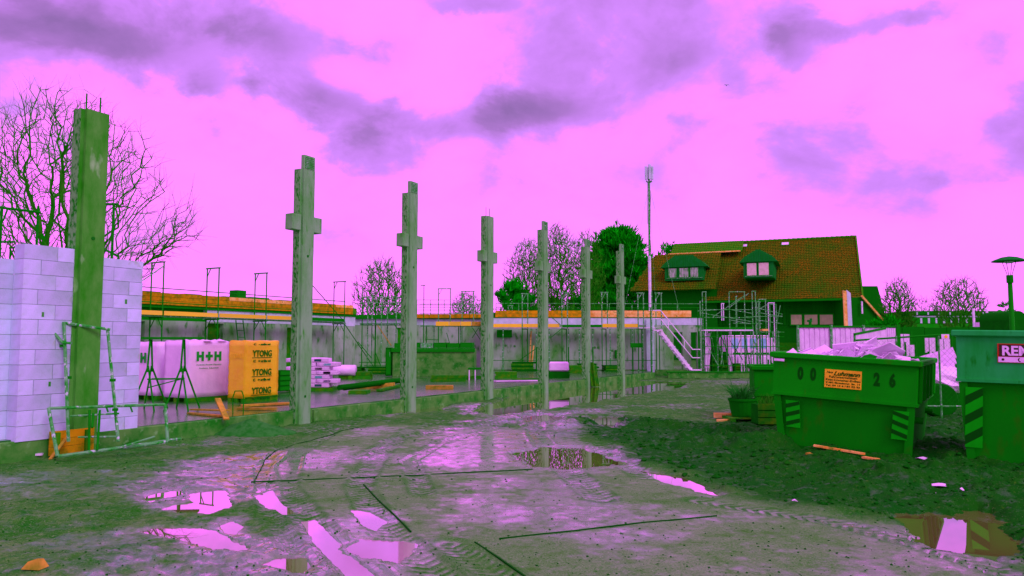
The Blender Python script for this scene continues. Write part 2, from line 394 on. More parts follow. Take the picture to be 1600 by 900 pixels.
SLABP = poly_world([(398, 753), (425, 706), (480, 684), (600, 664), (800, 668), (900, 690), (1000, 730), (1130, 776), (1400, 820), (1560, 890), (1900, 1200), (900, 1600), (610, 930), (520, 830), (455, 775)])
HEAPS = [(938, 664, .75, .20), (905, 657, .5, .10), (1010, 668, 1.1, .16), (1090, 690, 1.0, .17), (1160, 700, .9, .14), (1230, 735, .8, .10), (1330, 775, .6, .06), (1580, 790, .7, .08)]
TRACKS = [  # centre line in the photograph, width m, tread pitch
    ([(600, 640), (520, 672), (455, 712), (440, 760), (470, 800), (530, 860), (600, 930)], .34, .11),
    ([(740, 640), (640, 672), (590, 712), (560, 760), (590, 810), (640, 860), (720, 930)], .30, .11),
    ([(700, 850), (745, 876), (800, 910), (870, 960)], .30, .10),
    ([(1000, 632), (860, 650), (720, 664), (610, 690), (560, 716)], .26, .11),
    ([(920, 648), (780, 668), (690, 690), (640, 720), (660, 770)], .26, .12),
    ([(560, 650), (460, 684), (410, 730), (420, 800), (480, 880)], .22, .10),
    ([(1600, 905), (1450, 855), (1300, 815), (1180, 796), (1090, 782)], .30, .12),
    ([(830, 640), (840, 680), (870, 720), (940, 780)], .36, .13),
    ([(930, 640), (820, 655), (700, 672), (600, 690)], .30, .12),
    ([(1060, 640), (960, 672), (940, 700), (1010, 745)], .34, .15),
]
def build_ground():
    # polar sheet: fine wedge in front of the viewer, coarse elsewhere; reaches the horizon
    fine = np.linspace(R(-42), R(42), 760)
    coarse = np.linspace(R(42), R(318), 60)[1:-1]
    th = np.concatenate([fine, coarse])
    r = np.concatenate([np.linspace(.5, 2.8, 14)[:-1], np.exp(np.linspace(math.log(2.8), math.log(48), 560)), np.exp(np.linspace(math.log(48), math.log(3000), 40))[1:]])
    nt_, nr = len(th), len(r)
    TH, RR = np.meshgrid(th, r)
    x = (RR * np.sin(TH)).ravel(); y = (RR * np.cos(TH)).ravel()
    P = np.stack([x, y], 1); n = len(x)
    rr = RR.ravel()
    near = (rr < 60)
    z = np.zeros(n); mud = np.zeros(n); wet = np.zeros(n)
    xs = x[near]; ys = y[near]; Pn = P[near]
    slab = np.clip(sdist(Pn, SLABP) / .35 + .5, 0, 1)
    mm = np.clip((sdist(Pn, MUD) + .25 * fbm(xs, ys, 1.3, 4, 5)) / .5 + .3, 0, 1)
    rough = (1 - slab) * (1 - mm)
    h = 0.020 * fbm(xs, ys, .45, 4, 1) * (1 - .5 * slab)
    h += rough * (0.044 * fbm(xs, ys, 2.2, 6, 2, .62) + .010 * np.clip(fbm(xs, ys, 9, 3, 61) * 2, -.4, 1))
    h += (slab) * (0.004 * fbm(xs, ys, 6, 4, 3))
    rid = 1 - np.abs(fbm(xs, ys, 1.6, 5, 9, .6)) * 2.2
    h += mm * (0.03 + 0.15 * fbm(xs, ys, 1.3, 7, 11, .66) + 0.06 * rid)
    for (px, py, rad, hh) in HEAPS:
        c = g(px, py); d = np.hypot((xs - c.x) / 1.2, ys - c.y) / rad
        h += hh * np.exp(-d * d * 1.6) * (1 + .9 * fbm(xs, ys, 5, 4, 21))
    tr = np.zeros(len(xs)); trd = np.zeros(len(xs)); mdist = np.clip(sdist(Pn, MUD) / 2.2, 0, 1) ** 1.3
    h = np.where(mm > 0, h * (.18 + .82 * np.maximum(mdist, 1 - mm)), h)
    for pl, w, pitch in TRACKS:
        dm, s, sd = ldist(Pn, poly_world(pl))
        k = np.clip((w / 2 - dm) / .03, 0, 1)
        ph = (s + np.abs(sd) * .8) / pitch
        tread = np.clip(np.sin(ph * 2 * math.pi) * 2.5, -1, 1)
        h += k * (-0.009 + 0.008 * tread * (.5 + vnoise(xs * 1.3, ys * 1.3, 77))) * (1 - .45 * slab)
        h += .010 * np.exp(-((dm - w / 2 - .03) / .03) ** 2)
        tr = np.maximum(tr, k * (.5 - .5 * tread)); trd = np.maximum(trd, k * (.5 + .5 * tread) + .7 * np.exp(-((dm - w / 2 - .02) / .03) ** 2))
    wt = 0.06 + 1.5 * fbm(xs, ys, .55, 5, 31) + .22 * slab + .5 * fbm(xs, ys, 3.5, 3, 33)
    # a wetter band where the vehicles turn
    c = g(700, 690); wt += .48 * np.exp(-(((xs - c.x) / 2.6) ** 2 + ((ys - c.y) / 4.5) ** 2))
    c = g(520, 800); wt += .4 * np.exp(-(((xs - c.x) / 1.3) ** 2 + ((ys - c.y) / 1.6) ** 2))
    c = g(345, 725); wt += .9 * np.exp(-(((xs - c.x) / .8) ** 2 + ((ys - c.y) / .9) ** 2))
    c = g(330, 760); wt += .7 * np.exp(-(((xs - c.x) / .8) ** 2 + ((ys - c.y) / .5) ** 2))
    c = g(700, 715); wt += .35 * np.exp(-(((xs - c.x) / 1.6) ** 2 + ((ys - c.y) / .8) ** 2))
    c = g(820, 780); wt += .35 * np.exp(-(((xs - c.x) / 1.3) ** 2 + ((ys - c.y) / 1.2) ** 2))
    for pl, milky, lab in PUDDLES:
        W_ = poly_world(pl); dpt = sdist(Pn, W_)
        near_cam = np.hypot(W_[:, 0].mean(), W_[:, 1].mean())
        wob = (.10 * fbm(xs, ys, 3.0, 5, 41, .62) + .045 * fbm(xs, ys, 14, 3, 43)) * min(1.6, near_cam / 6) * min(1.0, dpt.max() / .34)
        k = np.clip((dpt + wob + .02) / .03, 0, 1); rim = np.clip((dpt + wob + .30) / .30, 0, 1)
        target = -0.034
        flat = np.clip((dpt + wob + .12) / .12, 0, 1)
        h = h * (1 - flat) + flat * (-0.014 + .010 * vnoise(xs * 9, ys * 9, 51) * (1 - k)) * 1.0
        h = h * (1 - k) + target * k
        wt += .6 * rim
    # keep everything else above the water
    wt += .45 * tr - .75 * mm
    z[near] = h; mud[near] = mm; wet[near] = np.clip(wt, 0, 1)
    far = ~near
    z[far] = -0.02
    me = bpy.data.meshes.new('ground')
    i = np.arange(nr - 1)[:, None] * nt_; j = np.arange(nt_)[None, :]; j2 = (j + 1) % nt_
    quads = np.stack([(i + j), (i + j2), (i + nt_ + j2), (i + nt_ + j)], -1).reshape(-1, 4)[:, ::-1]
    cidx = n
    tri = np.stack([np.arange(nt_), (np.arange(nt_) + 1) % nt_, np.full(nt_, cidx)], 1)
    nv = n + 1
    co = np.empty((nv, 3), 'f'); co[:n, 0] = x; co[:n, 1] = y; co[:n, 2] = z; co[n] = (0, 0, 0)
    me.vertices.add(nv); me.vertices.foreach_set('co', co.ravel())
    nq = len(quads); ntri = len(tri)
    me.loops.add(nq * 4 + ntri * 3)
    me.loops.foreach_set('vertex_index', np.concatenate([quads.ravel(), tri.ravel()]).astype('i'))
    me.polygons.add(nq + ntri)
    me.polygons.foreach_set('loop_start', np.concatenate([np.arange(nq) * 4, nq * 4 + np.arange(ntri) * 3]).astype('i'))
    me.polygons.foreach_set('loop_total', np.concatenate([np.full(nq, 4), np.full(ntri, 3)]).astype('i'))
    me.polygons.foreach_set('use_smooth', np.ones(nq + ntri, bool))
    me.update(calc_edges=True); me.validate()
    a = me.attributes.new('zones', 'FLOAT_VECTOR', 'POINT')
    v = np.zeros((nv, 3), 'f'); v[:n, 0] = mud; v[:n, 1] = wet; sl_ = np.zeros(n); sl_[near] = slab; v[:n, 2] = sl_
    a.data.foreach_set('vector', v.ravel())
    a2 = me.attributes.new('tread', 'FLOAT', 'POINT'); tv = np.zeros(nv, 'f'); q_ = np.zeros(n); q_[near] = trd; tv[:n] = q_; a2.data.foreach_set('value', tv)
    o = bpy.data.objects.new('ground', me); COL.objects.link(o)
    o['kind'] = 'structure'; o['label'] = 'wet muddy building yard with tyre tracks'
    # material
    m = bpy.data.materials.new('yard_ground'); m.use_nodes = True; me.materials.append(m)
    nt = m.node_tree; N = nt.nodes; L = nt.links; b = N['Principled BSDF']
    at_ = N.new('ShaderNodeAttribute'); at_.attribute_name = 'zones'; sp = N.new('ShaderNodeSeparateXYZ'); L.new(at_.outputs['Vector'], sp.inputs[0])
    tc = N.new('ShaderNodeTexCoord')
    def noise(sc, det=5, ro=.6):
        q = N.new('ShaderNodeTexNoise'); q.inputs['Scale'].default_value = sc; q.inputs['Detail'].default_value = det; q.inputs['Roughness'].default_value = ro
        L.new(tc.outputs['Object'], q.inputs['Vector']); return q.outputs['Fac']
    def mr(src, a_, b_, c_=0., d_=1.):
        q = N.new('ShaderNodeMapRange'); L.new(src, q.inputs[0])
        for k_, v_ in enumerate((a_, b_, c_, d_)): q.inputs[k_ + 1].default_value = v_
        return q.outputs[0]
    def mix(f, a_, b_):
        q = N.new('ShaderNodeMix'); q.data_type = 'RGBA'
        if isinstance(f, float): q.inputs[0].default_value = f
        else: L.new(f, q.inputs[0])
        for k_, v_ in ((6, a_), (7, b_)):
            if isinstance(v_, tuple): q.inputs[k_].default_value = (*v_, 1)
            else: L.new(v_, q.inputs[k_])
        return q.outputs[2]
    earth = mix(mr(noise(1.4), .38, .62), D(100, 110, 70, E_UP), D(44, 97, 14, E_UP))
    earth = mix(mr(noise(3.6, 7, .68), .50, .62), earth, D(26, 94, 4, E_UP))
    earth = mix(mr(noise(14, 6, .7), .5, .62), earth, D(44, 98, 20, E_UP))
    earth = mix(mr(noise(38, 4), .56, .70), earth, D(140, 122, 112, E_UP))
    conc = mix(mr(noise(1.1), .36, .66), D(136, 121, 118, E_UP), D(88, 110, 60, E_UP))
    conc = mix(mr(noise(75, 3), .5, .68), conc, D(156, 130, 140, E_UP))
    conc = mix(mr(noise(26, 4), .58, .68), conc, D(60, 102, 34, E_UP))
    conc = mix(mr(noise(2.8, 7, .7), .52, .66), conc, D(84, 106, 54, E_UP))
    mudc = mix(mr(noise(2.2), .38, .62), D(0, 76, 0, E_UP), D(28, 80, 0, E_UP))
    mudc = mix(mr(noise(16, 7, .7), .60, .70), mudc, D(84, 94, 36, E_UP))
    mudc = mix(mr(noise(75, 3, .7), .65, .70, 0, .7), mudc, D(190, 136, 150, E_UP))  # pinkish straw flecks, painted in as small highlights on the mud
    c = mix(sp.outputs[2], earth, conc)
    a3 = N.new('ShaderNodeAttribute'); a3.attribute_name = 'tread'
    tm = N.new('ShaderNodeMath'); tm.operation = 'MULTIPLY'; L.new(a3.outputs['Fac'], tm.inputs[0]); L.new(mr(noise(2.5, 5), .30, .52), tm.inputs[1])
    c = mix(mr(tm.outputs[0], 0, 1, 0, .9), c, D(44, 98, 16, E_UP))
    c = mix(mr(noise(48, 5, .75), .52, .62, 0, .7), c, D(36, 96, 12, E_UP))
    c = mix(mr(noise(90, 3, .7), .58, .66, 0, .55), c, D(176, 136, 160, E_UP))
    c = mix(sp.outputs[0], c, mudc)
    L.new(c, b.inputs['Base Color'])
    w = N.new('ShaderNodeMath'); w.operation = 'ADD'; L.new(sp.outputs[1], w.inputs[0])
    L.new(mr(noise(6, 8, .7), .35, .65, -.42, .42), w.inputs[1])
    L.new(mr(w.outputs[0], .15, 1.05, .80, .17), b.inputs['Roughness'])
    L.new(mr(w.outputs[0], .10, 1.0, .02, .9), b.inputs['Specular IOR Level'])
    bp = N.new('ShaderNodeBump'); bp.inputs['Distance'].default_value = .006
    L.new(mr(w.outputs[0], .3, 1.1, .7, .12), bp.inputs['Strength'])
    L.new(noise(60, 5, .7), bp.inputs['Height']); L.new(bp.outputs[0], b.inputs['Normal'])
    L.new(mr(w.outputs[0], .45, 1.15, 0, 1), b.inputs['Coat Weight']); b.inputs['Coat IOR'].default_value = 1.6
    L.new(mr(w.outputs[0], .45, 1.3, .35, .05), b.inputs['Coat Roughness'])
    return o
ground = build_ground()

def water_mat(name, base, rough):
    m = bpy.data.materials.new(name); m.use_nodes = True; b = m.node_tree.nodes['Principled BSDF']
    b.inputs['Base Color'].default_value = (*base, 1); b.inputs['Roughness'].default_value = rough
    b.inputs['IOR'].default_value = 2.0; b.inputs['Specular IOR Level'].default_value = .5
    b.inputs['Coat Weight'].default_value = 1.0; b.inputs['Coat Roughness'].default_value = .01; b.inputs['Coat IOR'].default_value = 1.9
    return m
WM = [water_mat('olive_mirror_water', (.14, .20, .03), .02), water_mat('milky_water', (.58, .34, .44), .05)]  # olive reflection of dark walls put into the first water's base colour
def build_puddles():
    for pl, milky, lab in PUDDLES:
        w = poly_world(pl); c = w.mean(0)
        q = []
        for p in w:
            d = p - c; l = np.hypot(*d); q.append(c + d * (1 + min(.35, .22 / max(l, .05))))
        mb = MB(); n = len(q)
        mb.add([(a - c[0], b_ - c[1], 0) for a, b_ in q], [tuple(range(n))])
        o = mb.build('puddle', WM[milky], None, (c[0], c[1], -0.019 - .0005 * (len([q_ for q_ in bpy.data.objects if q_.name.startswith('puddle')]))), fix=False)
        if o.data.polygons[0].normal.z < 0: o.data.flip_normals()
        tag(o, lab, None, None, 'structure')
build_puddles()

def ground_z(x, y):
    ok, loc, nor, idx = ground.ray_cast(Vector((x, y, 5)), Vector((0, 0, -1)))
    return loc.z if ok else 0.0

# joints and steel strips in the yard slab
def strip(px_list, w, label, mat='stripe', lift=.004):
    pts = [g(*p) for p in px_list]; mb = MB()
    fine = []
    for a, b in zip(pts[:-1], pts[1:]):
        k = max(1, int((b - a).length / .35))
        for i in range(k): fine.append(a.lerp(b, i / k))
    fine.append(pts[-1])
    o = fine[0].copy()
    for p in fine: p.z = ground_z(p.x, p.y) + lift
    for a, b in zip(fine[:-1], fine[1:]): mb.bar(a - o, b - o, w, .012)
    return tag(mb.build('joint_strip', M[mat], None, o), label, None, None, 'structure')
strip([(392, 753), (610, 744), (832, 733)], .026, 'long dark steel strip set across the yard slab')
strip([(568, 756), (600, 790), (642, 832)], .013, 'diagonal dark joint in the middle of the yard slab')
strip([(742, 848), (780, 874), (822, 902)], .013, 'short diagonal joint at the bottom edge of the view')
strip([(780, 842), (900, 829), (1000, 817), (1120, 806)], .012, 'faint joint running right across the yard slab')
strip([(398, 750), (414, 718), (430, 704), (500, 684), (560, 668)], .010, 'curved edge joint where slab meets the muddy yard')

# loose stones and clods: nobody could count them
def scatter():
    rs = np.random.RandomState(4)
    for nm, mat, cnt, zone, smin, smax in (('gravel', 'clod', 3000, 'all', .004, .015), ('mud', 'clod', 2600, 'mud', .010, .04)):
        mb = MB(); k = 0
        while k < cnt:
            if zone == 'all':
                py = 600 + 330 * rs.rand() ** .8; px = -100 + 1800 * rs.rand()
            else: py = 648 + 240 * rs.rand() ** 1.2; px = 885 + 800 * rs.rand()
            p = g(px, py)
            if zone == 'mud' and sdist(np.array([[p.x, p.y]]), MUD)[0] < .05: k += .2; continue
            zc = ground_z(p.x, p.y)
            if zc < -.022: k += .5; continue
            s = (smin + (smax - smin) * rs.rand() ** 3) * (1 if p.y < 9 else 1.5)
            e = Euler((rs.rand() * 6, rs.rand() * 6, rs.rand() * 6)).to_matrix()
            vs = [Vector((1, 0, 0)), Vector((-1, 0, 0)), Vector((0, 1, 0)), Vector((0, -1, 0)), Vector((0, 0, 1)), Vector((0, 0, -1))]
            vs = [(e @ (v * (.55 + .7 * rs.rand()))) * s for v in vs]
            vs = [Vector((v.x, v.y, v.z * .65)) + Vector((p.x, p.y, zc + s * .2)) for v in vs]
            mb.add(vs, [(0, 2, 4), (2, 1, 4), (1, 3, 4), (3, 0, 4), (2, 0, 5), (1, 2, 5), (3, 1, 5), (0, 3, 5)]); k += 1
        o = mb.build(nm, M[mat], fix=False); tag(o, 'loose stones scattered over the yard' if nm == 'gravel' else 'clods of dark mud on the churned bank', nm, None, 'stuff')
scatter()

# ------------------------------------------------------------------ foundation slab of the new building
ST = .28                                         # slab top
def lpt(s, off=0.0, z=0.0):                      # point on the column line: s metres from the second column, off metres outward
    return Vector((-4.3, 15.6, 0)) + DV * s + NV * off + Vector((0, 0, z))
COLS_PX = [(135, None, None), (474, 658, None), (641, 635, None), (763, 618, None), (850, 608, None), (918, 600, None), (972, 595, None)]
def s_at(px, off=0.0):                           # position along the column line under a pixel column
    k = (px - 800) / F
    o = lpt(0, off)
    return -(o.x - k * o.y) / (DV.x - k * DV.y)
def build_slab():
    near = lpt(-7.2); far = lpt(24)
    me = MB()
    # floor sheet: edge on the column line, runs back under the whole building
    A = lpt(-7.0, -.02); B = lpt(23.2, -.02)
    poly = [A, B, Vector((B.x + .3, 46, 0)), Vector((-16, 46, 0)), Vector((-30, 30, 0)), Vector((-22, 14, 0)), A + Vector((-12, 5.5, 0))]
    vs = [(p.x, p.y, -.25) for p in poly] + [(p.x, p.y, ST) for p in poly]; n = len(poly)
    me.add(vs, [tuple(range(n, 2 * n)), tuple(range(n - 1, -1, -1))] + [(k, (k + 1) % n, n + (k + 1) % n, n + k) for k in range(n)])
    o = me.build('floor_slab', M['slab']); tag(o, 'wet concrete floor slab of the new building', None, None, 'structure')
    # rough footing strip in front of it
    r = thing('footing_strip', 'long low concrete footing running along under the row of columns', 'footing', lpt(-7.0), -RA)
    r['kind'] = 'structure'
    del r['category']
    y = 0.0; k = 0
    while y < 30:
        ln = 2.3 + .5 * math.sin(k * 1.7)
        MB().box(-.12, .075 + .02 * math.sin(k * 2.3), y, y + ln - .012, -.2, ST - .02 + .012 * math.sin(k)).build('kerb_block', M['footing'], r, bevel=.012); y += ln; k += 1
build_slab()

# ------------------------------------------------------------------ columns
def make_column(name, label, loc, H, corbel, fork, rebar, mats, lean=0.0):
    t = thing(name, label, 'column', loc, -RA, 'row of precast concrete columns')
    t.rotation_euler = (lean, 0, -RA)
    w, l = .22, .37                              # x across the line, y along the line
    b = MB()
    # shaft with a rebate down the corner between the two visible faces
    sec = [(-w / 2, -l / 2), (w / 2 - .055, -l / 2), (w / 2 - .055, -l / 2 + .05), (w / 2, -l / 2 + .05), (w / 2, l / 2), (-w / 2, l / 2)]
    n = len(sec); top = H - (.30 if fork else 0)
    vs = [(x, y, -.3) for x, y in sec] + [(x, y, top) for x, y in sec]
    fs = [(k, (k + 1) % n, n + (k + 1) % n, n + k) for k in range(n)]
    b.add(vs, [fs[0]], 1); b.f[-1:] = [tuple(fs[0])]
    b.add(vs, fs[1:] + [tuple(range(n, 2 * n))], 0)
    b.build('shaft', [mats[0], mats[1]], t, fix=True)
    if corbel:
        z0 = corbel
        bb = MB().box(w / 2 - .20, w / 2 + .004, -l / 2 - .25, -l / 2 - .002, z0, z0 + .32).box(w / 2 - .20, w / 2 + .004, l / 2 + .002, l / 2 + .23, z0, z0 + .32)
        bb.build('corbel', mats[0], t, bevel=.008)
    if fork:
        MB().box(w / 2 - .09, w / 2, -l / 2 + .05, l / 2, top + .002, H).build('fork_plate', mats[0], t, bevel=.006)
        p = MB()
        for k in range(7): p.box(w / 2 + .001, w / 2 + .012, -l / 2 + .075, l / 2 - .03, top + .03 + k * .036, top + .05 + k * .036)
        p.build('grout_ribs', M['steel'], t)
    if rebar:
        for yy in (-.08, .12): MB().tube((0, yy, top - .02), (0, yy, top + .27), .011).build('rebar', M['steel_dark'], t)
    for zz in (.55, H * .62):
        MB().lathe([(.028, 0), (.028, .006)], n=10).build('sleeve', M['black'], t, (w / 2 + .001, .02, zz)).rotation_euler = (0, R(90), 0)
    return t
def columns():
    specs = [  # px, base label
        (474, 3.92, 5.50, 'tallest looking cross-headed concrete column beside the yellow block pallet'),
        (641, 4.0, 5.66, 'cross-headed concrete column in front of the low concrete tank'),
        (763, 4.0, 5.36, 'cross-headed concrete column with two thin bars on top'),
        (850, 4.05, 5.75, 'cross-headed concrete column rising in front of the tall bare tree'),
        (917, 4.1, 5.6, 'cross-headed concrete column with a timber bundle leaning on its foot'),
        (971, 4.15, 5.85, 'farthest and shortest looking cross-headed concrete column at the end of the row'),
    ]
    for i, (px, cz, H, lab) in enumerate(specs):
        s = s_at(px, 0.10)
        reb = (i == 2)
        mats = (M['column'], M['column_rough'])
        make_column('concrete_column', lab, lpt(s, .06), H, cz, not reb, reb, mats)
    s = s_at(134, .1)
    make_column('concrete_column', 'thick plain green stained column standing between the block wall pieces', lpt(s, .04), 5.18, None, False, True, (M['column_greener'], M['column_rough']), 0)
    for o in [c for c in bpy.data.objects if c.get('label', '').startswith('thick plain')]: o.scale = (1.15, 1.12, 1)
columns()

# ------------------------------------------------------------------ block wall with the first column between its pieces
BL, BH, BW = .50, .214, .24
_bm = {}
def block_mesh(l, h, w):
    k = (round(l, 3), round(h, 3), round(w, 3))
    if k not in _bm:
        b = MB().box(0, w, 0, l, 0, h); me = b.mesh('block', M['block'])
        _bm[k] = me
    return _bm[k]
def wall_piece(t, length, courses, z0, seed, tooth=0):
    rs = random.Random(seed)
    MB().box(-BW + .010, -.010, .008, length - .008, z0, z0 + courses * BH - .006).build('mortar_bed', M['mortar'], t)
    for c in range(courses):
        y = -(BL / 2 if c % 2 else 0) - rs.random() * .04
        while y < length - .03:
            a = max(0, y); e = min(length, y + BL)
            if e - a > .05:
                o = place('block', block_mesh(e - a - .006, BH - .006, BW), t, (-BW + rs.uniform(-.003, .003), a + .003, z0 + c * BH + .003))
            y += BL
def block_walls():
    # corner nearest the viewer
    s0 = s_at(33, .09); base = lpt(s0, .09)
    s_col0 = s_at(122, .1); s_col1 = s_at(157, .1); s_end = s_at(223, .1)
    t = thing('block_wall', 'tall pale aerated block wall piece left of the green column', 'wall', base, -RA)
    wall_piece(t, s_col0 - s0 + .10, 13, ST - .03, 3)
    t2 = thing('block_wall', 'pale aerated block wall piece right of the green column', 'wall', lpt(s_col1, .07), -RA)
    wall_piece(t2, s_end - s_col1, 12, ST - .03, 4)
    MB().box(-BW, 0, 0, s_end - s_col1, ST - .03 + 12 * BH + .003, ST + 12 * BH + .10).build('levelling_course', M['block'], t2)
    # the return wall running away behind the corner
    t3 = thing('block_wall', 'lower pale block wall behind the corner at the left picture edge', 'wall', base + DV * .02 - NV * (BW + .01) + Vector((0, 0, 0)), -RA + R(90))
    wall_piece(t3, 2.6, 12, ST - .03, 5)
    # dark tool gouges
    for t_, spots in ((t, [(.42, 1.0), (.28, 2.0)]), (t2, [(.42, 2.25)])):
        for (yy, zz) in spots:
            MB().box(-.004, .003, yy, yy + .035, zz, zz + .07).build('gouge', M['mortar'], t_)
block_walls()

# ------------------------------------------------------------------ steel frames leaning on the wall
def frames_front():
    # upright frame leaning on the wall
    def P(px, py, Y): return at(px, py, Y)
    a = [P(107, 690, 10.9), P(97, 503, 11.1), P(172, 512, 11.5), P(188, 690, 11.1)]
    o = a[0].copy(); o.z = ground_z(o.x, o.y)
    t = thing('scaffold_ladder', 'upright steel frame with pointed arm leaning against the block wall', 'scaffold frame', o)
    t1 = MB().path([p - o for p in (a[0], P(100, 503, 11.1))], .024); t1.build('upright', M['steel'], t)
    MB().path([p - o for p in (P(185, 690, 11.1), P(168, 514, 11.5))], .024).build('upright', M['steel'], t)
    MB().path([p - o for p in (P(70, 500, 11.0), P(172, 515, 11.5))], .024).build('top_bar', M['steel'], t)
    MB().path([p - o for p in (P(70, 503, 11.0), P(98, 536, 11.05), P(112, 536, 11.05))], .022).build('arm', M['steel'], t)
    MB().path([p - o for p in (P(122, 683, 10.98), P(184, 682, 11.12))], .014).build('rung', M['steel'], t)
    MB().path([p - o for p in (P(110, 650, 10.98), P(186, 646, 11.12))], .014).build('rung', M['steel'], t)
    for px, py in ((107, 590), (176, 594), (180, 640), (98, 540)):
        c = P(px, py, 11.1) - o; MB().box(c.x - .03, c.x + .03, c.y - .03, c.y + .03, c.z - .02, c.z + .02).build('clamp', M['steel_dark'], t)
    # frame lying on its side in front
    q = [P(90, 713, 10.45), P(76, 638, 10.8), P(258, 632, 11.7), P(262, 690, 11.45)]
    for i in (0, 3): q[i].z = max(q[i].z, ground_z(q[i].x, q[i].y) + .03)
    o = q[0].copy(); o.z = ground_z(o.x, o.y)
    t = thing('scaffold_ladder', 'steel frame lying on its side on the ground before the block wall', 'scaffold frame', o)
    for i, nm in ((0, 'upright'), (1, 'rail'), (2, 'upright'), (3, 'rail')):
        MB().path([q[i] - o, q[(i + 1) % 4] - o], .024).build(nm, M['steel'], t)
    for px0, px1, y0, y1 in ((140, 139, 641, 704), (156, 152, 641, 703), (146, 144, 646, 668)):
        MB().path([P(px0, y0, 11.0) - o, P(px1, y1, 10.75) - o], .017).build('stay', M['steel_dark'], t)
    MB().path([P(178, 702, 10.85) - o, P(242, 682, 11.3) - o], .014).build('stay', M['steel'], t)
    for px in (166, 204): MB().path([P(px, 636, 11.2) - o, P(px + 3, 644, 11.2) - o], .012).build('hook', M['steel_dark'], t)
    # loose tube and sticks on the ground
    tb = MB().path([Vector((0, 0, .03)), g(282, 690) - g(120, 712) + Vector((0, 0, .05))], .022)
    tag(tb.build('steel_tube', M['steel'], None, g(120, 712)), 'loose steel tube on the ground under the lying frame', 'tube')
    # orange formwork boards at the foot of the green column
    c = lpt(s_at(128, .3), .16)
    t = thing('formwork', 'orange formwork boards at the foot of the green column', 'formwork', c, -RA)
    for k in range(3): MB().box(0, .022, -.32, .34, .02 + k * .115, .13 + k * .115).build('plank', M['wood_orange'], t)
    for y in (-.22, .22): MB().box(.023, .06, y - .03, y + .03, 0, .34).build('cleat', M['wood_dark'], t)
    MB().bar((.35, -.5, .02), (.05, -.1, .25), .04, .02).build('prop', M['wood'], t)
    # litter timber at left picture edge
    o = g(2, 716); tag(MB().bar((0, 0, .03), (.55, .05, .05), .05, .03).build('batten', M['alu'], None, o), 'short pale batten on the mud at the left edge', 'batten')
    o = g(14, 712); tag(MB().bar((0, 0, .05), (.35, .25, .02), .05, .02).build('batten', M['alu'], None, o), 'second short pale batten crossing the one at the left edge', 'batten')
    # brick fragment, bottom left
    o = g(52, 897); o.z = ground_z(o.x, o.y)
    b = MB().add([(-.07, -.03, 0), (.07, -.05, 0), (.08, .05, 0), (-.06, .05, 0), (-.03, -.02, .05), (.045, -.03, .075), (.05, .03, .06), (-.02, .03, .04)],
                 [(0, 3, 2, 1), (4, 5, 6, 7), (0, 1, 5, 4), (1, 2, 6, 5), (2, 3, 7, 6), (3, 0, 4, 7)])
    tag(b.build('brick_fragment', M['wood'], None, o), 'broken brick piece in the bottom left corner', 'brick')
frames_front()

# ------------------------------------------------------------------ things standing on the slab
def sp(px, py, z=ST): return g(px, py, z)
def trestle():
    o = sp(258, 640); H = (1.62 - ST) + (537 - 527) / F * o.y
    t = thing('trestle', 'black folding work trestle standing before the white block pallets', 'trestle', o, R(8))
    MB().box(-.62, .70, -.10, .10, H - .045, H).build('top_beam', M['steel_dark'], t)
    for x in (-.32, .32):
        for sy in (-1, 1):
            b = MB().tube((x, sy * .04, H - .05), (x + .0, sy * .16, H * .52), .020)
            b.tube((x, sy * .10, H * .60), (x - .22, sy * .42, 0), .018).tube((x, sy * .10, H * .60), (x + .24, sy * .42, 0), .018)
            b.build('leg', M['steel_dark'], t)
    for sy in (-1, 1): MB().tube((-.32, sy * .13, .62), (.32, sy * .13, .62), .014).build('stretcher', M['steel_dark'], t)
    MB().tube((-.32, -.11, .45), (.32, -.11, .62), .013).build('stretcher', M['steel_dark'], t)
    return t
trestle()
def wrapped_pallet(o, dx, dy, h, mat, label, rz=-RA):
    """wrapped cube of blocks on a timber pallet; origin = corner nearest the viewer, x goes back-left (negative), y along"""
    t = thing('block_pallet', label, 'pallet', o, rz)
    b = MB(); 
    for k in range(3):
        x = -dx + (dx - .1) * k / 2; b.box(x, x + .1, 0, dy, 0, .10)
    b.build('pallet', M['wood_dark'], t)
    # slightly lumpy wrap
    rs = random.Random(hash(label) % 1000 if False else len(label))
    n = 9; w = MB(); vs = []; fs = []
    def P(u, v, s): return None
    me = bpy.data.meshes.new('wrap')
    import bmesh
    bm = bmesh.new(); bmesh.ops.create_cube(bm, size=1.0); bmesh.ops.subdivide_edges(bm, edges=bm.edges[:], cuts=10, use_grid_fill=True)
    for v in bm.verts:
        x, y, z = v.co
        px_ = x * dx - dx / 2; py_ = y * dy + dy / 2; pz = (z + .5) * (h - .10) + .10
        a = .011 * math.sin(pz * 25.0 + 1.3 * math.sin(py_ * 5)) * (1 if abs(x) > .49 or abs(y) > .49 else 0)
        px_ += a * (1 if x > 0 else -1) * .5; py_ += a * (1 if y > 0 else -1) * .4
        if z > .49: pz += .012 * math.sin(px_ * 17 + 2) * math.cos(py_ * 13) + (.012 if abs(x) < .45 else -.006)
        r = .02
        v.co = (px_, py_, pz)
    bm.to_mesh(me); bm.free(); me.materials.append(mat)
    me.polygons.foreach_set('use_smooth', [True] * len(me.polygons))
    o2 = bpy.data.objects.new('wrap', me); COL.objects.link(o2); o2.parent = t
    return t
def face_text(t, body, size, mat, y, z, bold=.0, width=None, shear=0):   # on the +x face, reading along +y
    o = lettering(body, size, mat, t, (.014, y, z), (R(90), 0, R(90)), bold, width, shear)
    return o
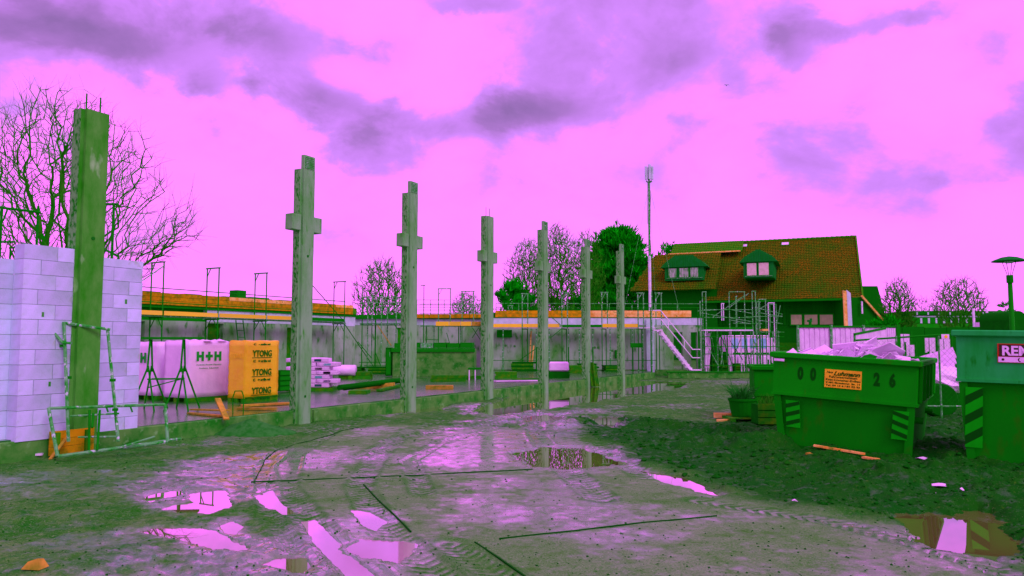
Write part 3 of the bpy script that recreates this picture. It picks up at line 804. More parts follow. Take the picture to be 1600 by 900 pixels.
def pallets():
    # white pallet with the two green H and a plus
    o = sp(292, 629); h = zat(533, o.y, 292) - ST
    t = wrapped_pallet(o, .82, 1.16, h, M['white'], 'white film-wrapped block pallet lettered H+H in green')
    z0 = h - .46; hh = .22
    def hb(y, boxes):
        b = MB()
        for (a0, a1, c0, c1) in boxes: b.box(.011, .015, y + a0, y + a1, z0 + c0, z0 + c1)
        b.build('letter', M['green_print'], t)
    H_ = ((0, .065, 0, hh), (.065, .135, .08, .145), (.135, .20, 0, hh))
    hb(.22, H_); hb(.72, H_); hb(.47, ((.0, .065, .08, .145), (.065, .135, .01, .215), (.135, .20, .08, .145)))
    face_text(t, 'Porenbeton | Plansteine | Mauertafeln', .045, M['steel'], .22, h - .56, 0, .70)
    face_text(t, 'Porenbeton . Kalksandstein', .045, M['steel'], .30, h - .64, 0, .54)
    c = MB()
    rs = random.Random(2)
    for k in range(9):
        x = -rs.random() * .8; y = rs.random() * 1.1; hh = .02 + rs.random() * .05
        c.add([(x - .1, y - .12, h), (x + .12, y - .1, h), (x + .1, y + .13, h), (x - .1, y + .1, h), (x, y, h + hh)], [(0, 1, 4), (1, 2, 4), (2, 3, 4), (3, 0, 4)])
    c.build('film_fold', M['white'], t)
    # white pallet behind it
    o2 = o - NV * 1.25 + DV * .15
    t = wrapped_pallet(o2, .82, 1.16, h - .03, M['white'], 'white wrapped block pallet half hidden behind the block wall')
    lettering('H', .30, M['green_print'], t, (-.62, -.022, h - .5), (R(90), 0, 0), .02)
    # yellow pallet
    o = sp(381, 630); h = zat(533, o.y, 381) - ST
    t = wrapped_pallet(o, .52, 1.02, h, M['yellow'], 'yellow film-wrapped block pallet lettered YTONG three times')
    for k, z in enumerate((h - .35, h - .78, h - 1.20)):
        face_text(t, 'YTONG', .20, M['black'], .22, z, .006, .58)
        MB().box(.012, .016, .20, .80, z - .035, z - .022).build('underline', M['black'], t)
        face_text(t, 'C   = xella wi', .075, M['black'], .24, z - .13, .004, .52)
    face_text(t, 'C   - xella wi', .06, M['black'], .24, h - .09, .003, .5)
    lettering('YTONG', .18, M['yellow'], t, (-.47, -.022, h - .4), (R(90), 0, 0), .0, .4)
    MB().box(-.012, .02, .02, 1.0, .10, .13).build('torn_edge', M['wood_dark'], t)
    # planks lying under and beside it
    for (a, b_, w, lab) in (((378, 636), (452, 632), .16, 'wet plank lying along the foot of the yellow pallet'), ((372, 640), (430, 641), .12, 'narrow plank on the slab edge below the yellow pallet')):
        p = sp(*a); q = sp(*b_)
        tag(MB().bar((0, 0, .03), q - p + Vector((0, 0, .03)), w, .04).build('plank', M['wood'], None, p), lab, 'plank')
    # crossed planks at the slab edge
    t = sp(300, 643)
    tag(MB().bar((0, 0, .04), sp(356, 648) - t + Vector((0, 0, .08)), .12, .03).build('plank', M['wood'], None, t), 'plank lying crosswise on the slab edge', 'plank')
    t = sp(296, 647)
    tag(MB().bar((0, 0, .02), sp(350, 652) - t + Vector((0, 0, .02)), .10, .03).build('plank', M['wood'], None, t), 'lower plank beneath the crossed ones on the slab edge', 'plank')
    p = at(340, 623, 14.0); q = at(354, 655, 13.6)
    tag(MB().bar((0, 0, 0), q - p, .10, .03).build('plank', M['wood'], None, p), 'pale plank propped steeply over the slab edge', 'plank')
    # wire hoop
    c = sp(372, 645); hh = .42
    pts = [Vector((-.10, 0, 0)), Vector((-.11, 0, hh * .7)), Vector((-.07, 0, hh)), Vector((.06, 0, hh)), Vector((.10, 0, hh * .75)), Vector((.10, 0, .0))]
    tag(MB().path(pts, .011).build('wire_hoop', M['steel_dark'], None, c), 'bent black bar hoop standing before the yellow pallet', 'hoop')
    # sand heap
    c = g(392, 677)
    me = MB(); n = 26; rings = 10; vs = [(0, 0, .27)]; fs = []
    rs = np.random.RandomState(3)
    for i in range(1, rings + 1):
        for k in range(n):
            a = 2 * math.pi * k / n; r_ = i / rings
            prof = .27 * (1 - r_) ** 1.1 + (.018 * (rs.rand() - .5) if i < rings else -.06)
            vs.append((r_ * .85 * math.cos(a) * (1 + .10 * math.sin(3 * a)), r_ * .42 * math.sin(a), prof))
    for k in range(n): fs.append((0, 1 + k, 1 + (k + 1) % n))
    for i in range(rings - 1):
        for k in range(n):
            a = 1 + i * n; fs.append((a + k, a + n + k, a + n + (k + 1) % n, a + (k + 1) % n))
    o = me.add(vs, fs).build('sand_heap', M['sand'], None, c, smooth=True); tag(o, 'small heap of grey sand in front of the slab edge', 'heap')
    # cement bags
    def bagpile(c, nx, rows, lab, rz=0.0, dz=.118):
        t = thing('cement_bag_pallet', lab, 'bag pile', c, rz)
        MB().box(-nx * .31, nx * .31, 0, .9, 0, .09).build('pallet', M['wood_dark'], t)
        b = MB(); w = .6; 
        # pillow shaped bag, shared by all
        import bmesh
        me = bpy.data.meshes.new('bag'); bm = bmesh.new(); bmesh.ops.create_cube(bm, size=1.0); bmesh.ops.subdivide_edges(bm, edges=bm.edges[:], cuts=3, use_grid_fill=True)
        for v in bm.verts:
            x, y, z = v.co; k = (1 - (2 * x) ** 4 * .22); kk = (1 - (2 * y) ** 4 * .22)
            v.co = (x * .60, y * .42, z * .138 * min(k, kk))
        bm.to_mesh(me); bm.free(); me.materials.append(M['white_flat']); me.polygons.foreach_set('use_smooth', [True] * len(me.polygons))
        rs = random.Random(1)
        pr = MB().box(-.10, .10, -.002, .002, -.034, .034).mesh('print', M['blue_print'])
        for r_ in range(rows):
            off = .15 if r_ % 2 else -.15
            for k in range(nx):
                x = (k - (nx - 1) / 2) * .61 + off * .8
                bg_ = place('bag', me, t, (x + rs.uniform(-.015, .015), .24, .155 + r_ * dz), (0, 0, rs.uniform(-.04, .04)))
                place('print', pr, bg_, (0, -.208, 0))
            place('bag', me, t, (0, .66, .155 + r_ * dz))
        return t
    bagpile(sp(486, 611), 2, 7, 'pile of white printed cement bags beside the nearest cross-headed column')
    c = sp(437, 614); t = thing('crate', 'dark slatted crate between the yellow pallet and the nearest cross-headed column', 'crate', c, -RA)
    MB().box(-.5, .0, .02, .55, .04, .60).build('body', M['rubber'], t)
    for k in range(4): MB().box(.002, .02, .0, .57, .06 + k * .14, .16 + k * .14).build('slat', M['steel_dark'], t)
    # white rolls / long packs
    c = sp(533, 592); t = thing('wrapped_pack', 'long white film-wrapped pack lying on timbers behind the cement bags', 'pack', c, R(-6))
    b = MB().tube((-.55, 0, .33), (.55, 0, .33), .20, 12).tube((-.65, 0, .33), (-.55, 0, .33), .10, 12, .20); b.build('wrap', M['white'], t, smooth=True)
    MB().box(-.5, -.4, -.25, .25, 0, .13).box(.35, .45, -.25, .25, 0, .13).build('bearer', M['wood_dark'], t)
    c = sp(872, 590); t = thing('wrapped_pack', 'white film-wrapped pack lying on dark bearers behind the fifth column', 'pack', c, R(-4))
    MB().box(-.35, .42, -.3, .3, .26, .62).build('wrap', M['white'], t, bevel=.05)
    MB().box(-.4, .45, -.3, .3, 0, .24).build('bearer', M['rubber'], t)
    # stacks of timbers, dark boxes
    def tstack(px0, px1, py, hh, d, n, mat, lab, name='timber_stack', rows=1, rz=0.0):
        a = sp(px0, py); b_ = sp(px1, py); L_ = (b_ - a).length
        t = thing(name, lab, 'timber stack', a, rz)
        hr = hh / rows
        for r_ in range(rows):
            for k in range(n):
                MB().box(.01 * (k % 2) + .04 * (r_ % 2), L_ - .02 * ((k + r_) % 3), k * d / n, (k + 1) * d / n - .008, r_ * hr, (r_ + 1) * hr - .006).build('plank', mat, t)
        return t
    tstack(529, 578, 592, .26, .6, 4, M['wood_dark'], 'brown timber stack on the slab behind the cement bags', rows=2)
    tstack(553, 614, 607, .16, .5, 4, M['wood'], 'flat stack of planks with a bright top left of the third column', rows=2)
    tstack(672, 728, 596, .22, .5, 3, M['wood_dark'], 'dark beam stack with a cut end on the slab right of the third column', rows=2)
    tstack(665, 708, 608, .11, .3, 2, M['wood'], 'short low plank pair near the slab edge right of the third column')
    tstack(773, 808, 591, .25, .7, 4, M['wood_dark'], 'dark timber stack right of the fourth column', rows=3)
    tstack(800, 842, 594, .07, .25, 1, M['wood_dark'], 'single dark beam lying near the slab edge right of the fourth column', name='timber_beam')
    tstack(890, 915, 583, .35, .6, 3, M['wood_dark'], 'brown timber bundle in front of the grey wall left of the sixth column', rows=3)
    tstack(712, 760, 592, .12, .3, 2, M['wood_dark'], 'low dark beam pair left of the fourth column')
    # dark round beams
    t = thing('beam_pile', 'pile of long dark round poles on the slab left of the third column', 'pole pile', sp(530, 615), 0)
    a = Vector((0, 0, .16)); b_ = sp(632, 603) - sp(530, 615) + Vector((0, 0, .20))
    for k, (dx, dz, r_) in enumerate(((0, 0, .075), (.16, -.01, .06), (.30, -.03, .07))):
        MB().tube(a + Vector((dx * .2, dx, dz)), b_ + Vector((0, dx, dz)), r_, 10).build('pole', M['rubber'], t, smooth=False)
    MB().box(.25, .75, -.05, .5, 0, .08).build('bearer', M['wood_dark'], t)
    p = sp(592, 612)
    tag(MB().bar((0, 0, .04), sp(640, 601) - p + Vector((0, 0, .04)), .16, .06).build('timber_beam', M['wood_dark'], None, p), 'dark wet beam in front of the round poles', 'beam')
    # dark crate
    c = sp(776, 577); w_ = xat(799, c.y) - xat(774, c.y)
    t = thing('crate', 'dark square crate before the grey wall right of the fourth column', 'crate', c)
    MB().box(0, w_, 0, .7, .05, zat(556, c.y) - ST).build('body', M['rubber'], t, bevel=.02)
    for k in range(3): MB().box(-.02, w_ + .02, -.02, -.001, .08 + k * .22, .2 + k * .22).build('slat', M['steel_dark'], t)
    p = sp(773, 597); b_ = sp(842, 596)
    tag(MB().bar((0, 0, .03), b_ - p + Vector((0, 0, .03)), .35, .03).build('white_board', M['white_flat'], None, p), 'pale board lying flat near the slab edge right of the fourth column', 'board')
    # bundle of timber leaning at the foot of the sixth column
    s = s_at(928, .25); c = lpt(s, .2); c.z = 0
    t = thing('timber_bundle', 'upright brown timber bundle leaning at the foot of the sixth column', 'timber bundle', c, -RA)
    rs = random.Random(5)
    for k in range(9):
        x = (k % 3) * .07; y = -.22 + (k // 3) * .14 + (k % 3) * .02
        MB().bar((x + .05, y - .03 + rs.uniform(-.03, .03), 0), (x - .08, y + rs.uniform(-.04, .04), .82 + rs.uniform(-.05, .10)), .06, .05).build('plank', M['wood_dark'], t)
pallets()

# ------------------------------------------------------------------ low concrete tank
def tank():
    a = sp(613, 589); b_ = sp(741, 589); Y = a.y
    L_ = b_.x - a.x; H = zat(546, Y) - ST
    t = thing('concrete_tank', 'long low dark concrete trough behind the third column', 'tank', a)
    b = MB().box(0, L_, 0, .18, 0, H).box(0, L_, 1.6, 1.78, 0, H).box(0, .18, .18, 1.6, 0, H).box(L_ - .18, L_, .18, 1.6, 0, H)
    b.build('basin', M['footing'], t, bevel=.01)
    MB().box(-.05, L_ + .03, -.06, -.003, H - .10, H + .02).box(-.05, L_ + .03, -.06, .24, H + .022, H + .06).build('rim', M['steel_dark'], t)
    Hc = zat(536, Y) - ST
    for k in range(6):
        MB().box(.06 + k * (L_ - .1) / 6, .06 + (k + 1) * (L_ - .1) / 6 - .03, .02, 1.5, H + .064, Hc + .02 * (k % 2)).build('cover_plate', M['steel_dark'] if k != 2 else M['steel'], t)
    # dark locker at its left end
    c = sp(602, 589); w_ = xat(612, c.y) - c.x
    t = thing('steel_locker', 'narrow dark upright locker at the left end of the concrete trough', 'locker', c)
    MB().box(0, w_, 0, .4, .04, zat(543, c.y) - ST).build('body', M['rubber'], t, bevel=.015)
    MB().box(.03, w_ - .03, -.012, -.001, .10, zat(546, c.y) - ST).build('door', M['steel_dark'], t)
    MB().box(w_ - .07, w_ - .05, -.03, -.013, .8, 1.0).build('handle', M['steel'], t)
    # white sacks on a dark table near the fourth column
    c = sp(731, 594); t = thing('work_table', 'low dark table with pale legs left of the fourth column', 'table', c)
    MB().box(0, .75, 0, .5, .38, .45).build('table_top', M['steel_dark'], t)
    for x in (.03, .25, .5, .7): MB().box(x, x + .04, .02, .06, 0, .378).build('leg', M['alu'], t)
tank()

# ------------------------------------------------------------------ left wing (parallel to the column line)
OL = Vector((-7.7, 38, 0))                       # scaffold centre line end
def left_wing():
    t = thing('building_shell', 'unfinished grey rendered wing with orange timber edge on the left', 'building', OL - NV * .75, -RA)
    y0, y1 = -22.0, .6
    # wall panels with door openings: local x = 0 wall face, back to -.3
    openings = [(-8.55, -7.75, 2.45), (-4.15, -3.5, 2.35), (-12.4, -11.4, 2.45)]
    y = y0; b = MB()
    for (a, e, h) in sorted(openings):
        b.box(-.3, 0, y, a, 0, 2.5); b.box(-.3, 0, a, e, h, 2.5); y = e
    b.box(-.3, 0, y, y1, 0, 2.5)
    b.build('wall', M['render'], t)
    for (a, e, h) in openings:
        MB().box(-.28, -.24, a, e, .28, h).build('door_board', M['wood_dark'], t)
    MB().box(-3.5, -3.3, y0, y1, 0, 2.5).box(-3.3, -.3, y0, y0 + .2, 0, 2.5).build('rear_wall', M['render'], t)
    # ring beam: pale, with a long dark gap strip towards the left
    b = MB(); b.box(-.3, .012, -8.6, y1, 2.503, 2.98); b.box(-.3, .012, y0, -13.6, 2.503, 2.98); b.box(-.3, .012, -13.1, -12.1, 2.503, 2.98)
    b.build('ring_beam', M['band'], t)
    MB().box(-.3, -.1, -13.6, -8.6, 2.503, 2.6).box(-.3, -.25, -12.1, -8.6, 2.6, 2.98).build('dark_gap', M['frame_dark'], t)  # dark strip standing in for the gap between timber edge and toe board
    MB().box(-3.6, .06, y0, y1, 2.983, 3.12).build('roof_slab', M['steel_dark'], t)
    # timber edge boards: three rows of single planks
    rs = random.Random(8)
    for r_ in range(3):
        y = y0
        while y < y1 - .6:
            l = rs.choice((2.4, 3.0, 3.6)); e = min(y1 - .3, y + l)
            MB().box(.08 + .008 * r_, .115 + .008 * r_, y, e - .012, 3.10 + r_ * .155, 3.245 + r_ * .155).build('plank', M['wood_orange'] if rs.random() < .8 else M['wood_pink'], t); y += l
    MB().box(.07, .105, y1 - .29, y1, 3.1, 3.42).build('edge_board', M['wood_dark'], t)
    MB().box(-3.6, .07, y0, y1, 3.122, 3.42).build('roof_deck', M['steel_dark'], t)
    y = -21
    while y < -2.5:
        MB().box(-.6, -.1, y, y + .8, 3.56, 3.60).box(-.5, -.45, y + .1, y + .15, 3.4, 3.56).box(-.5, -.45, y + .6, y + .65, 3.4, 3.56).build('roof_bracket', M['steel_dark'], t); y += 1.9
    MB().box(-1.7, -1.2, -6.0, -5.5, 3.42, 4.0).build('chimney', M['steel_dark'], t); MB().box(-1.7, -1.0, -5.4, -4.3, 3.42, 3.72).build('roof_hatch', M['steel_dark'], t); MB().box(-1.3, -.8, -3.9, -2.8, 3.42, 3.66).build('roof_hatch', M['steel_dark'], t)
left_wing()

def gate(t, x0, x1, y, z0, z1, name='gate_frame', mat='steel_dark', r=.026, brace=True):
    b = MB().tube((x0, y, z0), (x0, y, z1), r).tube((x1, y, z0), (x1, y, z1), r).tube((x0 - .06, y, z1), (x1 + .06, y, z1), r * 1.1)
    if brace: b.tube((x0, y, z1 - .34), (x0 + .2, y, z1), r * .7)
    return b.build(name, M[mat], t)
def left_scaffold():
    t = thing('scaffold', 'long scaffold with yellow toe boards along the left wing', 'scaffold', OL, -RA)
    zp = 2.62; ys = [-21.5, -19.0, -16.5, -14.0, -11.5, -9.0, -6.5, -4.0, -1.5]
    for y in ys:
        gate(t, -.33, .35, y, zp, 4.62)
        b = MB().tube((-.33, y, .3), (-.33, y, zp - .03), .026).tube((.35, y, .3), (.35, y, zp - .03), .026).tube((-.4, y, zp - .05), (.42, y, zp - .05), .03)
        b.tube((-.33, y, zp - .45), (-.05, y, zp - .06), .018).tube((.35, y, zp - .45), (.1, y, zp - .06), .018)
        b.build('standard', M['steel_dark'], t)
        MB().box(-.38, -.28, y - .05, y + .05, .283, .30).box(.30, .40, y - .05, y + .05, .283, .30).build('base_plate', M['steel'], t)
    for a, e in zip(ys[:-1], ys[1:]):
        for k in range(2): MB().box(-.32 + k * .33, -.01 + k * .33, a + .02, e - .02, zp - .02, zp + .03).build('deck_board', M['steel'], t)
        for zz in (zp + .5, zp + 1.02): MB().tube((.38, a, zz), (.38, e, zz), .020).build('guard_rail', M['steel_dark'], t)
        if e < -3: MB().box(.375, .40, a + .04, e - .04, zp + .034, zp + .19).build('toe_board', M['yellow_board'], t)
        else: MB().box(.375, .40, a + .04, e - .04, zp + .034, zp + .19).build('toe_board', M['steel_dark'], t)
    for y in (-11.5, -4.0 + 2.5 - .0):
        MB().tube((.40, y - 2.4, zp + .15), (.40, y, 4.5), .02).build('brace', M['steel'], t) if y < -9 else MB().tube((.40, y - 2.6, 4.5), (.40, y, zp), .02).build('brace', M['steel_dark'], t)
    MB().tube((.40, -1.5, zp - .1), (.40, .7, .45), .022).build('brace', M['steel_dark'], t)
    MB().tube((.40, -16.5, .6), (.40, -14, zp), .022).build('brace', M['steel'], t)
left_scaffold()
def near_scaffold():
    # scaffold top that sticks out behind the block wall
    a = at(178, 400, 14.0); b_ = at(8, 400, 14.6)
    t = thing('scaffold', 'scaffold top showing behind the block wall at the left', 'scaffold', (a.x, a.y, 0), 0)
    def P(px, py, Y): return at(px, py, Y) - Vector((a.x, a.y, 0))
    for (px, ptop, Y, nm) in ((178, 318, 14.0, 'standard'), (60, 322, 14.6, 'standard'), (3, 322, 14.2, 'standard'), (152, 320, 14.8, 'standard')):
        p = P(px, ptop, Y); MB().tube((p.x, p.y, .28), p, .026).build(nm, M['steel_dark'], t)
    MB().path([P(150, 319, 14.8), P(184, 319, 14.0)], .026).build('top_bar', M['steel_dark'], t)
    MB().path([P(-2, 324, 14.2), P(64, 332, 14.6)], .026).build('top_bar', M['steel_dark'], t)
    MB().path([P(160, 388, 14.5), P(184, 400, 14.0)], .022).build('guard_rail', M['steel_dark'], t)
    MB().path([P(-10, 378, 14.2), P(24, 378, 14.4)], .022).build('guard_rail', M['steel_dark'], t)
    MB().path([P(5, 345, 14.2), P(12, 326, 14.2)], .016).build('brace', M['steel_dark'], t)
near_scaffold()

# ------------------------------------------------------------------ wall facing the viewer
YB = 38.0
def X(px, Y=YB): return xat(px, Y)
def Zp(py, Y=YB): return zat(py, Y)
def main_wall():
    x0, x1 = X(757), X(1096)
    t = thing('building_shell', 'grey rendered shell wall with pale timber edge facing the yard', 'building', (x0, YB, 0), 0)
    w = x1 - x0; zt = Zp(508)
    def px(p): return X(p) - x0
    ops = [(px(1052), px(1066), Zp(519)), (px(1079), px(1089), Zp(519))]
    b = MB(); cur = 0
    for a, e, h in ops: b.box(cur, a, 0, .3, 0, zt); b.box(a, e, 0, .3, h, zt); cur = e
    b.box(cur, w, 0, .3, 0, zt); b.build('wall', M['render'], t)
    MB().box(0, w, -.014, .3, zt + .003, Zp(497)).build('ring_beam', M['band'], t)
    MB().box(0, w, -.03, 7, Zp(497) + .003, Zp(495.5)).build('roof_slab', M['steel_dark'], t)
    MB().box(0, px(1077), .08, 7, Zp(495), Zp(488)).build('roof_deck', M['steel_dark'], t)
    rs = random.Random(3)
    z0, z1 = Zp(495.6), Zp(485.2)
    for r_ in range(2):
        x = px(774)
        while x < px(1080) - .2:
            l = rs.choice((1.6, 2.2, 2.8)); e = min(px(1080), x + l)
            MB().box(x, e - .012, -.075 - .006 * r_, -.035, z0 + (z1 - z0) / 2 * r_, z0 + (z1 - z0) / 2 * (r_ + 1) - .008).build('plank', M['wood_pink'] if (x > px(868) and rs.random() < .8) else M['wood_orange'], t); x += l
    # pale corner pier
    MB().box(px(1009), px(1021), -.16, -.003, 0, Zp(499)).build('pier', M['band'], t)
    MB().box(px(1037), px(1046), -.02, -.001, Zp(572), Zp(520)).build('pier', M['render'], t)
    # wall reveals and fittings
    for a, e, p, q in ((960, 966, 547, 560),): MB().box(px(a), px(e), -.10, -.002, Zp(q), Zp(p)).build('meter_box', M['steel_dark'], t)
    for (p, q) in ((790, 540), (804, 541), (868, 548), (905, 547), (929, 543), (934, 543), (956, 548)):
        MB().lathe([(.06, 0), (.06, .012)], n=10).build('anchor_hole', M['mortar'], t, (px(p), -.002, Zp(q))).rotation_euler = (R(90), 0, 0)
    MB().box(0, w, -.12, -.005, 0, ST + .04).build('plinth', M['footing'], t)
    # recessed wall between the two wings
    Y2 = 43.0; x2, x3 = X(540, Y2), X(762, Y2)
    t = thing('building_shell', 'recessed grey wall between the left wing and the facing wall', 'building', (x2, Y2, 0), 0)
    def p2(p): return X(p, Y2) - x2
    b = MB(); cur = 0
    for a, e in ((619, 634), (600, 605)): pass
    b.box(0, p2(621), 0, .3, 0, Zp(508, Y2)); b.box(p2(621), p2(634), 0, .3, Zp(512, Y2), Zp(508, Y2)); b.box(p2(634), x3 - x2, 0, .3, 0, Zp(508, Y2))
    b.build('wall', M['render'], t)
    MB().box(p2(621), p2(634), .1, .16, .28, Zp(512, Y2)).build('door_board', M['wood_dark'], t)
    MB().box(0, x3 - x2, -.012, .3, Zp(508, Y2) + .003, Zp(498, Y2)).build('ring_beam', M['band'], t)
    MB().box(-.3, x3 - x2, -.2, 6, Zp(498, Y2) + .003, Zp(492, Y2)).build('roof_slab', M['steel_dark'], t)
    for k in range(4):
        a = p2(640) + k * 1.15; MB().box(a, a + 1.12, -.25, -.205, Zp(497, Y2), Zp(491, Y2)).build('plank', M['wood_orange'], t)
main_wall()

def main_scaffold():
    Y = YB - .95; x0 = X(757, Y)
    t = thing('scaffold', 'scaffold with yellow toe boards along the facing wall', 'scaffold', (x0, Y, 0), 0)
    def px(p): return X(p, Y) - x0
    zp = Zp(513, Y)
    fr = [816, 878, 940.5, 997, 1025]
    for i, p in enumerate(fr):
        x = px(p); top = Zp((459, 457, 457, 458, 458)[i], Y)
        gate(t, x, x + .27, 0.0, zp, top, mat='steel')
        b = MB().tube((x, 0, .3), (x, 0, zp - .02), .024).tube((x + .27, .6, .3), (x + .27, .6, zp - .02), .024).tube((x, 0, zp - .03), (x + .27, .7, zp - .03), .026)
        b.build('standard', M['steel_dark'], t)
        MB().box(x - .06, x + .06, -.06, .06, .30, .32).build('base_plate', M['steel'], t)
    xs = [px(757)] + [px(p) for p in fr]
    for i, (a, e) in enumerate(zip(xs[:-1], xs[1:])):
        for k in range(2): MB().box(a + .01, e - .01, .02 + k * .33, .33 + k * .33, zp, zp + .05).build('deck_board', M['alu'], t)
        if i in (0, 1, 3): MB().box(a + .03, e - .03 - (.0 if i != 1 else .1), -.03, -.005, zp + .053, Zp(506, Y)).build('toe_board', M['yellow_board'], t)
        elif i == 2: MB().box(a + .03, e - .03, -.03, -.005, zp + .053, Zp(507.3, Y)).build('toe_board', M['steel_dark'], t)
        MB().tube((a, -.03, Zp(483, Y)), (e, -.03, Zp(483, Y)), .018).build('guard_rail', M['steel_dark'], t)
        MB().tube((a, -.03, Zp(563, Y)), (e, -.03, Zp(563, Y)), .018).build('guard_rail', M['steel_dark'], t)
    for (a, ya, b_, yb) in ((813, 562, 844, 540), (876, 508, 862, 496), (878, 513, 860, 528), (826, 462, 842, 482)):
        MB().tube((px(a), -.05, Zp(ya, Y)), (px(b_), -.05, Zp(yb, Y)), .02).build('brace', M['steel_dark'], t)
    # hanging box
    MB().box(px(984), px(1003), -.2, -.05, Zp(543, Y), Zp(536, Y)).build('hanging_board', M['steel_dark'], t)
    for p in (985, 990): MB().tube((px(p), -.12, Zp(536, Y)), (px(p), -.12, Zp(514, Y)), .02).build('hanger', M['steel_dark'], t)
    # small frames on the roof
    for p in (794,): gate(t, px(p), px(p) + .2, .9, Zp(486, Y), Zp(476, Y), mat='steel', r=.02)
    MB().box(px(776), px(800), .72, .9, Zp(527, Y), Zp(515, Y)).build('panel', M['frame_dark'], t)  # dark sheet painted in for the shade beneath the deck
    # leaning poles
    for (a, b_, yb, lab) in ((827, 830, 517, 'taller pale pole leaning on the grey wall between fourth and fifth column'), (830, 834, 540, 'shorter pale pole leaning on the grey wall between fourth and fifth column')):
        p = sp(a, 579); q = at(b_, yb, YB - .3)
        tag(MB().tube((0, 0, 0), q - p, .035).build('pole', M['wood_pink'], None, p), lab, 'pole')
main_scaffold()

def middle_scaffolds():
    # scaffold tower in the recess
    Y = 35.0; x0 = X(562, Y)
    t = thing('scaffold', 'tall scaffold tower of many tubes in the recess left of the third column', 'scaffold', (x0, Y, 0), 0)
    def px(p): return X(p, Y) - x0
    for (p, top, dy, mt) in ((566, 452, 0, 'steel_dark'), (575, 456, 1.0, 'steel'), (572, 462, .4, 'steel'), (585, 470, .3, 'steel_dark'), (596, 458, 0, 'steel'), (601, 480, .8, 'steel'), (614, 462, 1.0, 'steel'), (618, 470, .2, 'steel')):
        MB().tube((px(p), dy, .3), (px(p), dy, Zp(top, Y)), .034 if p in (585,) else .024).build('standard', M[mt], t)
    for (a, b_, py, dy) in ((562, 632, 505, 0), (562, 640, 473, 0), (562, 640, 480, 0), (562, 632, 566, 0), (566, 620, 572, .5), (575, 640, 488, 1.0), (562, 632, 463, .6)):
        MB().tube((px(a), dy, Zp(py, Y)), (px(b_), dy, Zp(py, Y)), .020).build('guard_rail', M['steel'] if py < 500 else M['steel_dark'], t)
    for (a, ya, b_, yb) in ((560, 534, 582, 560), (590, 508, 612, 540), (588, 552, 596, 572), (616, 506, 632, 530)):
        MB().tube((px(a), -.04, Zp(ya, Y)), (px(b_), -.04, Zp(yb, Y)), .022).build('brace', M['wood'] if a == 590 else M['steel_dark'], t)
    for k in range(3): MB().box(px(562) + k * .72, px(562) + .7 + k * .72, .05, .9, Zp(508, Y), Zp(506, Y)).build('deck_board', M['steel'], t)
    # scaffold right of the third column
    Y = 39.5; x0 = X(655, Y)
    t = thing('scaffold', 'scaffold with orange toe boards behind the concrete trough', 'scaffold', (x0, Y, 0), 0)
    def px(p): return X(p, Y) - x0
    zp = Zp(510, Y)
    for (p, top, w) in ((662, 446, None), (685, 451, .62), (722, 455, .6)):
        if w: gate(t, px(p), px(p) + w, 0, zp, Zp(top, Y), mat='steel')
        x = px(p); MB().tube((x, 0, .3), (x, 0, zp - .02 if w else Zp(top, Y)), .024).build('standard', M['steel_dark'], t)
    MB().tube((px(657), 0, Zp(446, Y)), (px(664), 0, Zp(446, Y)), .024).build('top_bar', M['steel_dark'], t)
    for k, (a, e) in enumerate(((655, 681), (681, 702), (702, 720), (720, 737), (737, 757))):
        MB().box(px(a), px(e) - .02, .02, .62, zp, zp + .05).build('deck_board', M['steel'], t)
        if a > 655: MB().box(px(a), px(e) - .02, -.03, -.004, zp + .03, Zp(502.5, Y)).build('toe_board', M['yellow_board'] if a != 737 else M['wood'], t)
    for py in (475, 480, 490): MB().tube((px(655), -.02, Zp(py, Y)), (px(756), -.02, Zp(py, Y)), .018).build('guard_rail', M['steel'], t)
    for (a, ya, b_, yb) in ((738, 512, 757, 540), (748, 512, 738, 528), (698, 520, 704, 540)):
        MB().tube((px(a), -.05, Zp(ya, Y)), (px(b_), -.05, Zp(yb, Y)), .02).build('brace', M['steel_dark'], t)
    for p in (665, 677, 684, 716, 719): MB().tube((px(p), .4, .3), (px(p), .4, zp), .026).build('prop', M['steel'] if p in (677, 719) else M['steel_dark'], t)
    MB().tube((px(664), .35, Zp(530, Y)), (px(685), .35, Zp(531, Y)), .02).build('ledger', M['steel_dark'], t)
middle_scaffolds()

def stairs():
    Y = 36.2; x0 = X(1020, Y)
    t = thing('scaffold_stair', 'pale aluminium scaffold stair going down right of the last column', 'stair', (x0, Y, 0), 0)
    def P(p, q, dy=0): v = at(p, q, Y); return Vector((v.x - x0, dy, v.z))
    for dy in (0, .55):
        MB().bar(P(1031, 516, dy), P(1080, 578, dy), .05, .14).build('stringer', M['alu'], t)
    n = 11
    for k in range(n):
        f = (k + .5) / n; p = P(1031 + 49 * f, 516 + 62 * f)
        MB().box(p.x - .13, p.x + .13, .03, .52, p.z - .015, p.z + .015).build('tread', M['alu'], t)
    for dy in (0,):
        MB().path([P(1020, 485, dy), P(1032, 485, dy), P(1082, 546, dy), P(1094, 546, dy)], .026).build('handrail', M['alu'], t)
        MB().path([P(1020, 498, dy), P(1032, 498, dy), P(1082, 559, dy), P(1094, 559, dy)], .024).build('mid_rail', M['alu'], t)
        for f in (.25, .75): MB().tube(P(1032 + 50 * f, 485 + 61 * f), P(1032 + 50 * f, 498 + 61 * f), .018).build('post', M['alu'], t)
    MB().bar(P(1020, 516), P(1034, 516), .5, .05).build('landing', M['alu'], t)
    MB().bar(P(1078, 578), P(1094, 578), .5, .05).build('landing', M['alu'], t)
    for p in (1018, 1094): MB().tube((P(p, 500).x, 0, .0), P(p, 455 if p == 1018 else 470), .026).build('standard', M['steel'], t)
    for p in (1020, 1095): MB().tube((P(p, 500).x, .6, .0), P(p, 480, .6), .026).build('standard', M['steel_dark'], t)
stairs()

